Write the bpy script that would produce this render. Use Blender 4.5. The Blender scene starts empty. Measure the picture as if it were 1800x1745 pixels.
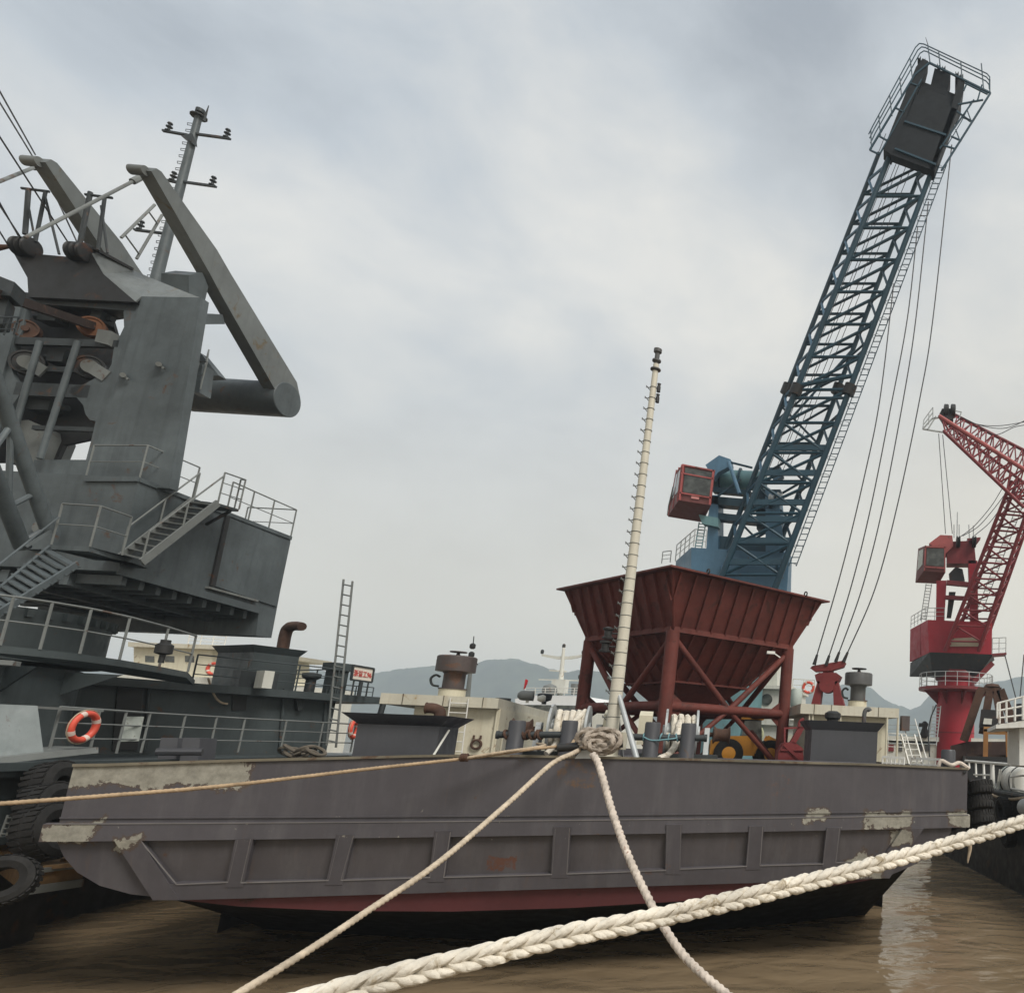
import bpy, math, random
from mathutils import Vector, Matrix
random.seed(7)
R = math.radians
V = Vector
S = bpy.context.scene
COL = S.collection

# ------------------------------------------------------------------ camera
F, CX, CY, W0, H0 = 1300.0, 1650.0, 1060.0, 1800.0, 1745.0
PITCH, ROLL, CAMZ = R(11.5), R(1.72), 4.3
CAM = V((0, 0, CAMZ))
_r0 = V((1, 0, 0)); _u0 = V((0, -math.sin(PITCH), math.cos(PITCH))); FWD = V((0, math.cos(PITCH), math.sin(PITCH)))
RIGHT = _r0*math.cos(ROLL) + _u0*math.sin(ROLL)
UP = _u0*math.cos(ROLL) - _r0*math.sin(ROLL)
cd = bpy.data.cameras.new('camera'); cam = bpy.data.objects.new('camera', cd); COL.objects.link(cam)
cam.matrix_world = Matrix(((RIGHT.x, UP.x, -FWD.x, CAM.x), (RIGHT.y, UP.y, -FWD.y, CAM.y), (RIGHT.z, UP.z, -FWD.z, CAM.z), (0, 0, 0, 1)))
cd.sensor_width = 36; cd.sensor_fit = 'HORIZONTAL'; cd.lens = F/W0*36
cd.shift_x = (W0/2-CX)/W0; cd.shift_y = (CY-H0/2)/W0
cd.clip_start = 0.1; cd.clip_end = 12000
S.camera = cam

# ------------------------------------------------------------------ world, sun, exposure
SKYOFF = (-0.62, -1.86, 2.41)
SUN_EL, SUN_AZ = R(48), R(128)      # azimuth measured clockwise from +y
w = bpy.data.worlds.new('World'); S.world = w; w.use_nodes = True
nt = w.node_tree; N = nt.nodes; L = nt.links; N.clear()
out = N.new('ShaderNodeOutputWorld'); bg = N.new('ShaderNodeBackground'); bg.inputs['Strength'].default_value = 0.132
sky = N.new('ShaderNodeTexSky'); sky.sky_type = 'NISHITA'; sky.sun_disc = False
sky.sun_elevation = SUN_EL; sky.sun_rotation = SUN_AZ; sky.air_density = 1.5; sky.dust_density = 3
tc = N.new('ShaderNodeTexCoord')
def wnode(t, **k):
    n = N.new(t)
    for a, b in k.items():
        if a in n.inputs: n.inputs[a].default_value = b
        else: setattr(n, a, b)
    return n
mp = wnode('ShaderNodeMapping'); mp.inputs['Scale'].default_value = (1.0, 1.0, 1.6); L.new(tc.outputs['Generated'], mp.inputs['Vector'])
n1 = wnode('ShaderNodeTexNoise', Scale=1.7, Detail=4.0, Roughness=0.48, Distortion=0.0); L.new(mp.outputs[0], n1.inputs['Vector'])
mp.inputs['Location'].default_value = SKYOFF
n2 = wnode('ShaderNodeTexNoise', Scale=6.0, Detail=6.0, Roughness=0.6, Distortion=0.3); L.new(mp.outputs[0], n2.inputs['Vector'])
nm = wnode('ShaderNodeMix', data_type='FLOAT'); nm.inputs['Factor'].default_value = 0.2; L.new(n1.outputs['Fac'], nm.inputs[2]); L.new(n2.outputs['Fac'], nm.inputs[3])
r1 = N.new('ShaderNodeValToRGB'); L.new(nm.outputs[0], r1.inputs['Fac'])
e = r1.color_ramp.elements
e[0].position = 0.385; e[0].color = (2.9, 3.22, 3.6, 1)
e[1].position = 0.615; e[1].color = (6.6, 6.55, 6.25, 1)
x = r1.color_ramp.elements.new(0.5); x.color = (4.55, 4.9, 5.2, 1)
# warmer, brighter veil toward the right-hand horizon
sep = N.new('ShaderNodeSeparateXYZ'); L.new(tc.outputs['Generated'], sep.inputs[0])
warm = wnode('ShaderNodeMapRange', interpolation_type='SMOOTHSTEP'); warm.inputs['From Min'].default_value = -0.65; warm.inputs['From Max'].default_value = 0.25
L.new(sep.outputs['X'], warm.inputs['Value'])
low = wnode('ShaderNodeMapRange', interpolation_type='SMOOTHSTEP'); low.inputs['From Min'].default_value = 0.9; low.inputs['From Max'].default_value = 0.0
L.new(sep.outputs['Z'], low.inputs['Value'])
mul = wnode('ShaderNodeMath', operation='MULTIPLY'); L.new(warm.outputs[0], mul.inputs[0]); L.new(low.outputs[0], mul.inputs[1])
mx = wnode('ShaderNodeMix', data_type='RGBA'); L.new(mul.outputs[0], mx.inputs['Factor']); L.new(r1.outputs[0], mx.inputs[6]); mx.inputs[7].default_value = (7.0, 6.4, 5.15, 1)
low2 = wnode('ShaderNodeMapRange', interpolation_type='SMOOTHSTEP'); low2.inputs['From Min'].default_value = 0.55; low2.inputs['From Max'].default_value = 0.0
low2.inputs['To Max'].default_value = 0.85
L.new(sep.outputs['Z'], low2.inputs['Value'])
mx3 = wnode('ShaderNodeMix', data_type='RGBA'); L.new(low2.outputs[0], mx3.inputs['Factor']); L.new(mx.outputs[2], mx3.inputs[6]); mx3.inputs[7].default_value = (7.2, 6.65, 5.55, 1)
mx2 = wnode('ShaderNodeMix', data_type='RGBA'); mx2.inputs['Factor'].default_value = 0.88
L.new(sky.outputs[0], mx2.inputs[6]); L.new(mx3.outputs[2], mx2.inputs[7])
L.new(mx2.outputs[2], bg.inputs['Color']); L.new(bg.outputs[0], out.inputs['Surface'])
sd = bpy.data.lights.new('sun', 'SUN'); sd.energy = 2.9; sd.angle = R(22); sd.color = (1.0, 0.96, 0.9)
sun = bpy.data.objects.new('sun', sd); COL.objects.link(sun)
sdir = V((math.sin(SUN_AZ)*math.cos(SUN_EL), math.cos(SUN_AZ)*math.cos(SUN_EL), math.sin(SUN_EL)))
sun.rotation_euler = sdir.to_track_quat('Z', 'Y').to_euler()
S.view_settings.view_transform = 'Standard'; S.view_settings.look = 'None'; S.view_settings.exposure = 0.0; S.view_settings.gamma = 1
S.cycles.max_bounces = 6; S.cycles.use_denoising = True
try: S.cycles.volume_bounces = 1
except Exception: pass

# ------------------------------------------------------------------ measuring helpers: a sight line met with a distance, a level or a plane
def ray(px, py): return (FWD + RIGHT*((px-CX)/F) + UP*((CY-py)/F))
def U(px, py, Y):
    d = ray(px, py); return CAM + d*(Y/d.y)
def PZ(px, py, z):
    d = ray(px, py); return CAM + d*((z-CAMZ)/d.z)
def PL(px, py, p, n):
    d = ray(px, py); return CAM + d*((p-CAM).dot(n)/d.dot(n))
Z = V((0, 0, 1))

# ------------------------------------------------------------------ materials
def mat(name, col, rough=0.6, var=0.25, rust=0.0, rustcol=(0.085, 0.045, 0.026), streak=0.0, bump=0.15, metal=0.0, scale=1.0, patch=None, spec=0.4, streakcol=None):
    m = bpy.data.materials.new(name); m.use_nodes = True
    t = m.node_tree; n = t.nodes; l = t.links
    b = n['Principled BSDF']; b.inputs['Roughness'].default_value = rough; b.inputs['Metallic'].default_value = metal
    b.inputs['Specular IOR Level'].default_value = spec
    c = n.new('ShaderNodeTexCoord')
    def noise(sc, det=6, ro=0.6, src=None, dist=0.0):
        x = n.new('ShaderNodeTexNoise'); x.inputs['Scale'].default_value = sc; x.inputs['Detail'].default_value = det
        x.inputs['Roughness'].default_value = ro; x.inputs['Distortion'].default_value = dist
        l.new(src or c.outputs['Object'], x.inputs['Vector']); return x.outputs['Fac']
    def rng(v, a, bb, lo, hi):
        x = n.new('ShaderNodeMapRange'); l.new(v, x.inputs['Value'])
        for i, q in zip(('From Min', 'From Max', 'To Min', 'To Max'), (a, bb, lo, hi)): x.inputs[i].default_value = q
        return x.outputs[0]
    def mix(f, a, bb):
        x = n.new('ShaderNodeMix'); x.data_type = 'RGBA'
        if hasattr(f, 'links') or not isinstance(f, float): l.new(f, x.inputs['Factor'])
        else: x.inputs['Factor'].default_value = f
        for s, q in ((6, a), (7, bb)):
            if isinstance(q, tuple): x.inputs[s].default_value = (*q, 1)
            else: l.new(q, x.inputs[s])
        return x.outputs[2]
    lo = tuple(max(0, q*(1-var)) for q in col); hi = tuple(min(1, q*(1+var)) for q in col)
    cur = mix(rng(noise(0.55*scale, 8, 0.65), 0.32, 0.68, 0, 1), lo, hi)
    cur = mix(rng(noise(9*scale, 5, 0.7), 0.35, 0.75, 0, 0.35), cur, tuple(q*0.75 for q in col))
    if streak:
        mpn = n.new('ShaderNodeMapping'); mpn.inputs['Scale'].default_value = (3.5*scale, 3.5*scale, 0.22*scale); l.new(c.outputs['Object'], mpn.inputs['Vector'])
        sc = streakcol or tuple(q*0.45 for q in col)
        cur = mix(rng(noise(1.6, 6, 0.6, mpn.outputs[0]), 0.5, 0.75, 0, streak), cur, sc)
    if rust:
        rm = rng(noise(1.7*scale, 9, 0.68, None, 0.6), 0.66-rust*0.25, 0.72-rust*0.2, 0, 0.9)
        cur = mix(rm, cur, mix(noise(14*scale, 4), tuple(q*0.5 for q in rustcol), tuple(q*1.5 for q in rustcol)))
    if patch: cur = patch(n, l, c, cur, noise, rng, mix)
    l.new(cur, b.inputs['Base Color'])
    l.new(rng(noise(3*scale, 5), 0.3, 0.7, rough-0.12, min(1, rough+0.15)), b.inputs['Roughness'])
    if bump:
        bp = n.new('ShaderNodeBump'); bp.inputs['Strength'].default_value = bump; bp.inputs['Distance'].default_value = 0.02
        l.new(noise(2.2*scale, 7, 0.6), bp.inputs['Height']); l.new(bp.outputs[0], b.inputs['Normal'])
    return m

MG = mat('grey_paint', (0.08, 0.095, 0.1), 0.5, 0.38, rust=0.18, streak=0.55, bump=0.25)
MGL = mat('light_grey_paint', (0.145, 0.158, 0.156), 0.5, 0.22, rust=0.3, rustcol=(0.12, 0.09, 0.05), streak=0.4, bump=0.2)
MGD = mat('dark_grey_paint_and_shade', (0.033, 0.039, 0.041), 0.55, 0.25, rust=0.3, streak=0.3)  # dark grey paint, also painted-in shade on the crane tower's inner steel
MGR = mat('grey_rail_paint', (0.16, 0.17, 0.163), 0.5, 0.25, rust=0.25, bump=0)
MGS = mat('sea_grey_deckhouse', (0.05, 0.062, 0.064), 0.5, 0.2, rust=0.2, streak=0.4, bump=0.2)
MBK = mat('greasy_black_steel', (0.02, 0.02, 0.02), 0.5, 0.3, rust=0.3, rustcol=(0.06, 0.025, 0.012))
MRUST = mat('rusty_steel', (0.07, 0.035, 0.022), 0.8, 0.45, rust=0.4, scale=3)
MORG = mat('orange_rust', (0.12, 0.045, 0.016), 0.75, 0.35, rust=0.3, scale=3)
MHOP = mat('red_oxide', (0.118, 0.027, 0.019), 0.7, 0.35, rust=0.4, rustcol=(0.06, 0.018, 0.012), streak=0.5, bump=0.15)
MRED = mat('crane_red', (0.31, 0.014, 0.026), 0.5, 0.22, rust=0.12, rustcol=(0.12, 0.03, 0.02), streak=0.35, scale=0.6)
MREDD = mat('dull_crane_red', (0.18, 0.022, 0.026), 0.55, 0.25, rust=0.2, rustcol=(0.1, 0.03, 0.02), streak=0.3, scale=0.6)
MPINK = mat('faded_red_paint', (0.36, 0.09, 0.085), 0.6, 0.25, rust=0.25)
MGRAB = mat('grab_red', (0.19, 0.03, 0.03), 0.6, 0.3, rust=0.35, rustcol=(0.08, 0.025, 0.02))
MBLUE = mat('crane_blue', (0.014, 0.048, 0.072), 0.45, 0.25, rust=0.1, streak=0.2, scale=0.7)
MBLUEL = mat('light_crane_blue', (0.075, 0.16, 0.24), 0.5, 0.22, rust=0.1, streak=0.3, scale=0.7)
MTEAL = mat('teal_paint', (0.13, 0.25, 0.27), 0.5, 0.22, rust=0.12, streak=0.3, scale=0.7)
MCRM = mat('cream_paint', (0.60, 0.56, 0.43), 0.55, 0.1, rust=0.2, rustcol=(0.22, 0.12, 0.04), streak=0.3, streakcol=(0.33, 0.25, 0.14), bump=0.1)
MCRM2 = mat('fascia_cream', (0.56, 0.53, 0.43), 0.55, 0.12, rust=0.25, rustcol=(0.3, 0.2, 0.08), streak=0.35, streakcol=(0.33, 0.25, 0.14), bump=0.1)
MWHT = mat('white_paint', (0.72, 0.71, 0.66), 0.5, 0.1, rust=0.16, rustcol=(0.3, 0.16, 0.06), streak=0.25, streakcol=(0.45, 0.38, 0.28), bump=0.08)
MSHIP = mat('ship_white', (0.62, 0.62, 0.56), 0.5, 0.1, rust=0.12, rustcol=(0.3, 0.18, 0.08), streak=0.35, streakcol=(0.36, 0.32, 0.25))
MCAS = mat('charcoal_paint', (0.06, 0.061, 0.068), 0.5, 0.16, rust=0.05, streak=0.2, bump=0.12)
MVEN = mat('ventilator_grey', (0.085, 0.085, 0.083), 0.6, 0.25, rust=0.3, rustcol=(0.1, 0.05, 0.035), streak=0.4)
MVENB = mat('ventilator_brown', (0.085, 0.067, 0.062), 0.6, 0.25, rust=0.35, rustcol=(0.12, 0.06, 0.035), streak=0.4)
MYEL = mat('loader_yellow', (0.62, 0.27, 0.03), 0.5, 0.2, rust=0.2, streak=0.3)
MRUB = mat('black_rubber', (0.013, 0.012, 0.011), 0.8, 0.4, bump=0.6, scale=4)
MROPE = mat('white_hawser', (0.66, 0.61, 0.52), 0.9, 0.3, bump=0.8, scale=5, spec=0.1, rust=0.42, rustcol=(0.34, 0.28, 0.19))
MROPT = mat('tan_rope', (0.40, 0.32, 0.23), 0.95, 0.35, bump=0.6, scale=9, spec=0.1)
MROPW = mat('worn_white_rope', (0.55, 0.48, 0.41), 0.95, 0.35, bump=0.6, scale=8, spec=0.1, rust=0.25, rustcol=(0.26, 0.13, 0.08))
MWIRE = mat('steel_wire', (0.05, 0.05, 0.055), 0.5, 0.1, bump=0)
MRING = mat('lifebuoy_red', (0.62, 0.085, 0.05), 0.5, 0.2, bump=0.1)
MRINGW = mat('lifebuoy_band', (0.62, 0.5, 0.44), 0.6, 0.2, bump=0.1)
MWOOD = mat('weathered_timber', (0.16, 0.095, 0.04), 0.85, 0.5, bump=0.6, scale=3)
MSIGN = mat('sign_white', (0.72, 0.66, 0.58), 0.5, 0.08, bump=0)
MSIGNR = mat('sign_red', (0.5, 0.04, 0.03), 0.5, 0.1, bump=0)
MFLAG = mat('flag_red', (0.6, 0.02, 0.03), 0.8, 0.1, bump=0)
MHEAD = mat('head_black', (0.005, 0.007, 0.009), 0.6, 0.3, spec=.25)
MCAB = mat('cab_dull_red', (0.15, 0.045, 0.042), 0.6, 0.2, rust=.2)
MGAL = mat('galvanised', (0.42, 0.44, 0.44), 0.45, 0.2, rust=0.2, metal=0.3, scale=2)
MCANV = mat('raft_grey_green', (0.42, 0.47, 0.43), 0.6, 0.15, rust=0.1, streak=0.3)
def glass(name, col):
    m = bpy.data.materials.new(name); m.use_nodes = True; b = m.node_tree.nodes['Principled BSDF']
    b.inputs['Base Color'].default_value = (*col, 1); b.inputs['Roughness'].default_value = 0.06
    b.inputs['Specular IOR Level'].default_value = 0.6
    tcn = m.node_tree.nodes.new('ShaderNodeTexCoord'); nz = m.node_tree.nodes.new('ShaderNodeTexNoise'); nz.inputs['Scale'].default_value = 2.2; nz.inputs['Detail'].default_value = 3
    rp = m.node_tree.nodes.new('ShaderNodeValToRGB'); rp.color_ramp.elements[0].color = (*[q*0.6 for q in col], 1); rp.color_ramp.elements[1].color = (*[min(1, q*1.7) for q in col], 1)
    rp.color_ramp.elements[0].position = 0.4; rp.color_ramp.elements[1].position = 0.68
    m.node_tree.links.new(tcn.outputs['Object'], nz.inputs['Vector']); m.node_tree.links.new(nz.outputs['Fac'], rp.inputs['Fac']); m.node_tree.links.new(rp.outputs[0], b.inputs['Base Color'])
    return m
MGLS = glass('cab_glass', (0.06, 0.065, 0.06))

# ------------------------------------------------------------------ mesh builder
def perp(a):
    a = a.normalized(); h = Z if abs(a.z) < 0.9 else V((1, 0, 0))
    u = a.cross(h).normalized(); return u, a.cross(u).normalized()
class MB:
    def __init__(s): s.v = []; s.f = []; s.sm = []
    def face(s, pts, smooth=False):
        i = len(s.v); s.v += [V(p) for p in pts]; s.f.append(tuple(range(i, i+len(pts)))); s.sm.append(smooth)
    def prism(s, pts, off):
        pts = [V(p) for p in pts]; off = V(off); k = len(pts); i = len(s.v)
        s.v += pts + [p+off for p in pts]
        nrm = V((0, 0, 0))
        for a in range(k): nrm += pts[a].cross(pts[(a+1) % k])
        fl = nrm.dot(off) > 0
        a, b = tuple(range(i, i+k)), tuple(range(i+k, i+2*k))
        s.f += [a[::-1], b] if fl else [a, b[::-1]]; s.sm += [False]*2
        for q in range(k):
            r = (q+1) % k; fc = (i+q, i+r, i+k+r, i+k+q); s.f.append(fc if fl else fc[::-1]); s.sm.append(False)
    def hexa(s, b, t):            # bottom loop and top loop of four points
        i = len(s.v); s.v += [V(p) for p in b+t]
        for q in ((3, 2, 1, 0), (4, 5, 6, 7), (0, 1, 5, 4), (1, 2, 6, 5), (2, 3, 7, 6), (3, 0, 4, 7)): s.f.append(tuple(i+j for j in q)); s.sm.append(False)
    def box(s, o, a, b, c):       # corner and three edge vectors
        o, a, b, c = V(o), V(a), V(b), V(c); s.hexa([o, o+a, o+a+b, o+b], [o+c, o+a+c, o+a+b+c, o+b+c])
    def cbox(s, c, a, b, d): c, a, b, d = V(c), V(a), V(b), V(d); s.box(c-a/2-b/2-d/2, a, b, d)
    def bar(s, p, q, wd, ht, up=Z):
        p, q = V(p), V(q); a = (q-p); sd_ = a.cross(up)
        if sd_.length < 1e-6: sd_ = a.cross(V((1, 0, 0)))
        sd_.normalize(); u = sd_.cross(a).normalized()
        s.box(p-sd_*wd/2-u*ht/2, sd_*wd, u*ht, a)
    def tube(s, p, q, r, r2=None, n=8, cap=True):
        p, q = V(p), V(q); r2 = r if r2 is None else r2
        u, v = perp(q-p); i = len(s.v)
        for c, rr in ((p, r), (q, r2)):
            for k in range(n):
                a = 2*math.pi*k/n; s.v.append(c+u*math.cos(a)*rr+v*math.sin(a)*rr)
        for k in range(n):
            j = (k+1) % n; s.f.append((i+k, i+n+k, i+n+j, i+j)); s.sm.append(n > 5)
        if cap: s.f += [tuple(i+k for k in range(n)), tuple(i+n+k for k in reversed(range(n)))]; s.sm += [False, False]
    def path(s, pts, r, n=6, rf=None, cap=True, closed=False):
        pts = [V(p) for p in pts]; m = len(pts); i = len(s.v); u = None
        for k, p in enumerate(pts):
            if closed: t = pts[(k+1) % m]-pts[k-1]
            else: t = pts[min(k+1, m-1)]-pts[max(k-1, 0)]
            t.normalize()
            if u is None: u, _ = perp(t)
            u = (u-t*u.dot(t)).normalized(); v = t.cross(u)
            for j in range(n):
                a = 2*math.pi*j/n; rr = rf(k, a) if rf else r
                s.v.append(p+u*math.cos(a)*rr+v*math.sin(a)*rr)
        for k in range(m if closed else m-1):
            kk = (k+1) % m
            for j in range(n):
                jj = (j+1) % n; s.f.append((i+k*n+j, i+k*n+jj, i+kk*n+jj, i+kk*n+j)); s.sm.append(True)
        if cap and not closed: s.f += [tuple(i+j for j in reversed(range(n))), tuple(i+(m-1)*n+j for j in range(n))]; s.sm += [False]*2
    def lathe(s, c, ax, prof, n=24, smooth=True):   # prof = (radius, distance along axis)
        c = V(c); ax = V(ax).normalized(); u, v = perp(ax); i = len(s.v); m = len(prof)
        for r, h in prof:
            for k in range(n):
                a = 2*math.pi*k/n; s.v.append(c+ax*h+(u*math.cos(a)+v*math.sin(a))*max(r, 1e-4))
        for j in range(m-1):
            for k in range(n):
                kk = (k+1) % n; s.f.append((i+j*n+k, i+(j+1)*n+k, i+(j+1)*n+kk, i+j*n+kk)); s.sm.append(smooth)
        s.f += [tuple(i+k for k in range(n)), tuple(i+(m-1)*n+k for k in reversed(range(n)))]; s.sm += [False]*2
    def torus(s, c, ax, Rr, r, n=24, k=8, sq=1.0, a0=0, a1=2*math.pi):
        c = V(c); ax = V(ax).normalized(); u, v = perp(ax); full = abs(a1-a0-2*math.pi) < 1e-4
        pts = [c+(u*math.cos(a0+(a1-a0)*i/n)+v*math.sin(a0+(a1-a0)*i/n)*sq)*Rr for i in range(n if full else n+1)]
        s.path(pts, r, k, closed=full)
    def ball(s, c, r, n=10): s.lathe(V(c), Z, [(r*math.sin(math.pi*i/n), -r*math.cos(math.pi*i/n)) for i in range(n+1)], 12)

INV = {}
def part(m, name, material, parent=None, smooth_angle=None):
    me = bpy.data.meshes.new(name); M = INV.get(parent.name) if parent else None
    vs = [M @ p for p in m.v] if M else m.v
    me.from_pydata([tuple(p) for p in vs], [], m.f); me.polygons.foreach_set('use_smooth', m.sm); me.update(); me.set_sharp_from_angle(angle=R(42))
    me.materials.append(material)
    o = bpy.data.objects.new(name, me); COL.objects.link(o)
    if parent: o.parent = parent; INV[o.name] = M
    return o
def thing(name, label, cat, loc, rz=0.0, group=None):
    o = bpy.data.objects.new(name, None); o.empty_display_size = 0.3; COL.objects.link(o)
    o.location = loc; o.rotation_euler = (0, 0, rz)
    INV[o.name] = (Matrix.Translation(V(loc)) @ Matrix.Rotation(rz, 4, 'Z')).inverted()
    o['label'] = label; o['category'] = cat
    if group: o['group'] = group
    return o
def single(m, name, material, label, cat, loc=None, group=None):
    loc = V(loc) if loc is not None else sum(m.v, V((0, 0, 0)))/len(m.v)
    me = bpy.data.meshes.new(name); me.from_pydata([tuple(p-loc) for p in m.v], [], m.f); me.polygons.foreach_set('use_smooth', m.sm); me.update(); me.set_sharp_from_angle(angle=R(60)); me.materials.append(material)
    o = bpy.data.objects.new(name, me); COL.objects.link(o); o.location = loc; o['label'] = label; o['category'] = cat
    if group: o['group'] = group
    INV[o.name] = Matrix.Translation(loc).inverted()
    return o
def structure(o): o['kind'] = 'structure'; return o
def lerp(a, b, t): return V(a)+(V(b)-V(a))*t
def spline(pts, k=12):
    pts = [V(p) for p in pts]; P = [pts[0]*2-pts[1]]+pts+[pts[-1]*2-pts[-2]]; o = []
    for i in range(1, len(P)-2):
        for j in range(k):
            t = j/k; a, b, c, d = P[i-1:i+3]
            o.append(0.5*((2*b)+(c-a)*t+(2*a-5*b+4*c-d)*t*t+(3*b-a-3*c+d)*t**3))
    return o+[pts[-1]]
def resample(pts, step):
    o = [pts[0]]; acc = 0
    for a, b in zip(pts, pts[1:]):
        d = (b-a).length
        while acc+d >= step:
            a = lerp(a, b, (step-acc)/d); d = (b-a).length; acc = 0; o.append(a)
        acc += d
    return o
def railing(m, base, h=1.05, mids=1, r=0.024, post=None, sp=1.3, up=Z, mr=0.7):
    base = [V(b) for b in base]; tops = [b+up*h for b in base]
    m.path(tops, r, 6) if len(tops) > 1 else None
    for k in range(mids): m.path([b+up*h*(k+1)/(mids+1) for b in base], r*mr, 5)
    for a, b in zip(base, base[1:]):
        n = max(1, round((b-a).length/sp))
        for i in range(n): p = lerp(a, b, i/n); m.tube(p, p+up*h, post or r, n=6)
    m.tube(base[-1], tops[-1], post or r, n=6)
def ladder(m, a, b, side, n, r=0.025, rr=0.016):
    side = V(side); m.tube(a, b, r, n=6); m.tube(V(a)+side, V(b)+side, r, n=6)
    for i in range(n): p = lerp(a, b, (i+0.5)/n); m.tube(p, p+side, rr, n=5)
def stair(m, ia, ib, oa, ob, n, th=0.16, treadd=0.22):
    for a, b in ((ia, ib), (oa, ob)): m.bar(a, b, 0.05, th)
    for i in range(n):
        t = (i+0.5)/n; p, q = lerp(ia, ib, t), lerp(oa, ob, t); m.bar(p, q, treadd, 0.035)
def lattice(m, A, B, n, r, t0=0.0, t1=1.0, mode='Z', flip=False):
    for i in range(n):
        a, b = t0+(t1-t0)*i/n, t0+(t1-t0)*(i+1)/n; c = (a+b)/2
        if mode == 'Z':
            m.tube(A(a), B(a), r, n=6, cap=False); m.tube(*((A(b), B(a)) if not flip else (A(a), B(b))), r, n=6, cap=False)
        elif mode == 'W': m.tube(A(a), B(c), r, n=6, cap=False); m.tube(B(c), A(b), r, n=6, cap=False)
        elif mode == 'X': m.tube(A(a), B(a), r, n=6, cap=False); m.tube(A(a), B(b), r, n=6, cap=False); m.tube(B(a), A(b), r, n=6, cap=False)
def lin(a, b): return lambda t: lerp(a, b, t)

#=====SETTING=====
# ------------------------------------------------------------------ water
def water_mat():
    m = bpy.data.materials.new('muddy_water'); m.use_nodes = True; t = m.node_tree; n = t.nodes; l = t.links; b = n['Principled BSDF']
    c = n.new('ShaderNodeTexCoord')
    mpn = n.new('ShaderNodeMapping'); mpn.inputs['Scale'].default_value = (0.8, 1.15, 1); mpn.inputs['Rotation'].default_value = (0, 0, R(8)); l.new(c.outputs['Object'], mpn.inputs['Vector'])
    def nz(sc, det, ro, dist=0.6):
        x = n.new('ShaderNodeTexNoise'); x.inputs['Scale'].default_value = sc; x.inputs['Detail'].default_value = det; x.inputs['Roughness'].default_value = ro; x.inputs['Distortion'].default_value = dist
        l.new(mpn.outputs[0], x.inputs['Vector']); return x.outputs['Fac']
    r = n.new('ShaderNodeValToRGB'); r.color_ramp.elements[0].color = (0.18, 0.131, 0.078, 1); r.color_ramp.elements[1].color = (0.22, 0.163, 0.1, 1)
    r.color_ramp.elements[0].position = 0.3; r.color_ramp.elements[1].position = 0.7
    l.new(nz(0.25, 4, 0.5, 1.5), r.inputs['Fac']); l.new(r.outputs[0], b.inputs['Base Color'])
    b.inputs['Roughness'].default_value = 0.09; b.inputs['IOR'].default_value = 1.33; b.inputs['Specular IOR Level'].default_value = 0.36
    a = n.new('ShaderNodeMath'); a.operation = 'MULTIPLY_ADD'; l.new(nz(0.5, 1.5, 0.4, 1.2), a.inputs[0]); a.inputs[1].default_value = 4.5; l.new(nz(1.7, 2, 0.45, 0.9), a.inputs[2])
    bp = n.new('ShaderNodeBump'); bp.inputs['Strength'].default_value = 0.25; bp.inputs['Distance'].default_value = 0.15
    l.new(a.outputs[0], bp.inputs['Height']); l.new(bp.outputs[0], b.inputs['Normal'])
    return m
WZ = -0.45
m = MB(); m.face([(-2300, -120, WZ), (1500, -120, WZ), (1500, 2350, WZ), (-2300, 2350, WZ)])
structure(part(m, 'water', water_mat()))

# ------------------------------------------------------------------ hills
def hill_mat():
    m = bpy.data.materials.new('wooded_hill'); m.use_nodes = True; t = m.node_tree; n = t.nodes; l = t.links; b = n['Principled BSDF']; b.inputs['Roughness'].default_value = 0.95
    c = n.new('ShaderNodeTexCoord'); x = n.new('ShaderNodeTexNoise'); x.inputs['Scale'].default_value = 0.03; x.inputs['Detail'].default_value = 10; x.inputs['Roughness'].default_value = 0.7
    l.new(c.outputs['Object'], x.inputs['Vector']); r = n.new('ShaderNodeValToRGB'); l.new(x.outputs['Fac'], r.inputs['Fac'])
    r.color_ramp.elements[0].color = (0.022, 0.034, 0.024, 1); r.color_ramp.elements[1].color = (0.075, 0.095, 0.06, 1); r.color_ramp.elements[0].position = 0.35; r.color_ramp.elements[1].position = 0.7
    l.new(r.outputs[0], b.inputs['Base Color']); return m
MHILL = hill_mat()
from mathutils import noise as mn
def hills(ridge, Y, depth, sd_):
    pts = []
    for (a, b), (c, d) in zip(ridge, ridge[1:]):
        k = max(1, int(abs(c-a)/5))
        pts += [(a+(c-a)*i/k, b+(d-b)*i/k) for i in range(k)]
    pts.append(ridge[-1]); rows = []; prof = [(-1.0, 0), (-0.8, 0.18), (-0.6, 0.38), (-0.4, 0.6), (-0.22, 0.8), (-0.1, 0.92), (0, 1.0), (0.15, 0.9), (0.5, 0.5), (1, 0)]
    for s, hf in prof:
        row = []
        for px, py in pts:
            py += 2.2*mn.noise(V((px*0.045, sd_, 0)))+1.6*mn.noise(V((px*0.18, sd_+9, 0)))
            p = U(px, py, Y); d = V((p.x, p.y, 0)).normalized()
            q = V((p.x, p.y, 0))+d*depth*s
            z = p.z*hf*(1+0.28*mn.noise(V((q.x*0.012, q.y*0.012, sd_)))*(1 if 0 < hf < 1 else 0))
            row.append(V((q.x, q.y, z-(2 if hf == 0 else 0))))
        rows.append(row)
    m = MB(); k = len(pts); m.v = [p for r_ in rows for p in r_]
    for i in range(len(rows)-1):
        for j in range(k-1): m.f.append((i*k+j, i*k+j+1, (i+1)*k+j+1, (i+1)*k+j)); m.sm.append(True)
    return structure(part(m, 'hills', MHILL))
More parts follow.
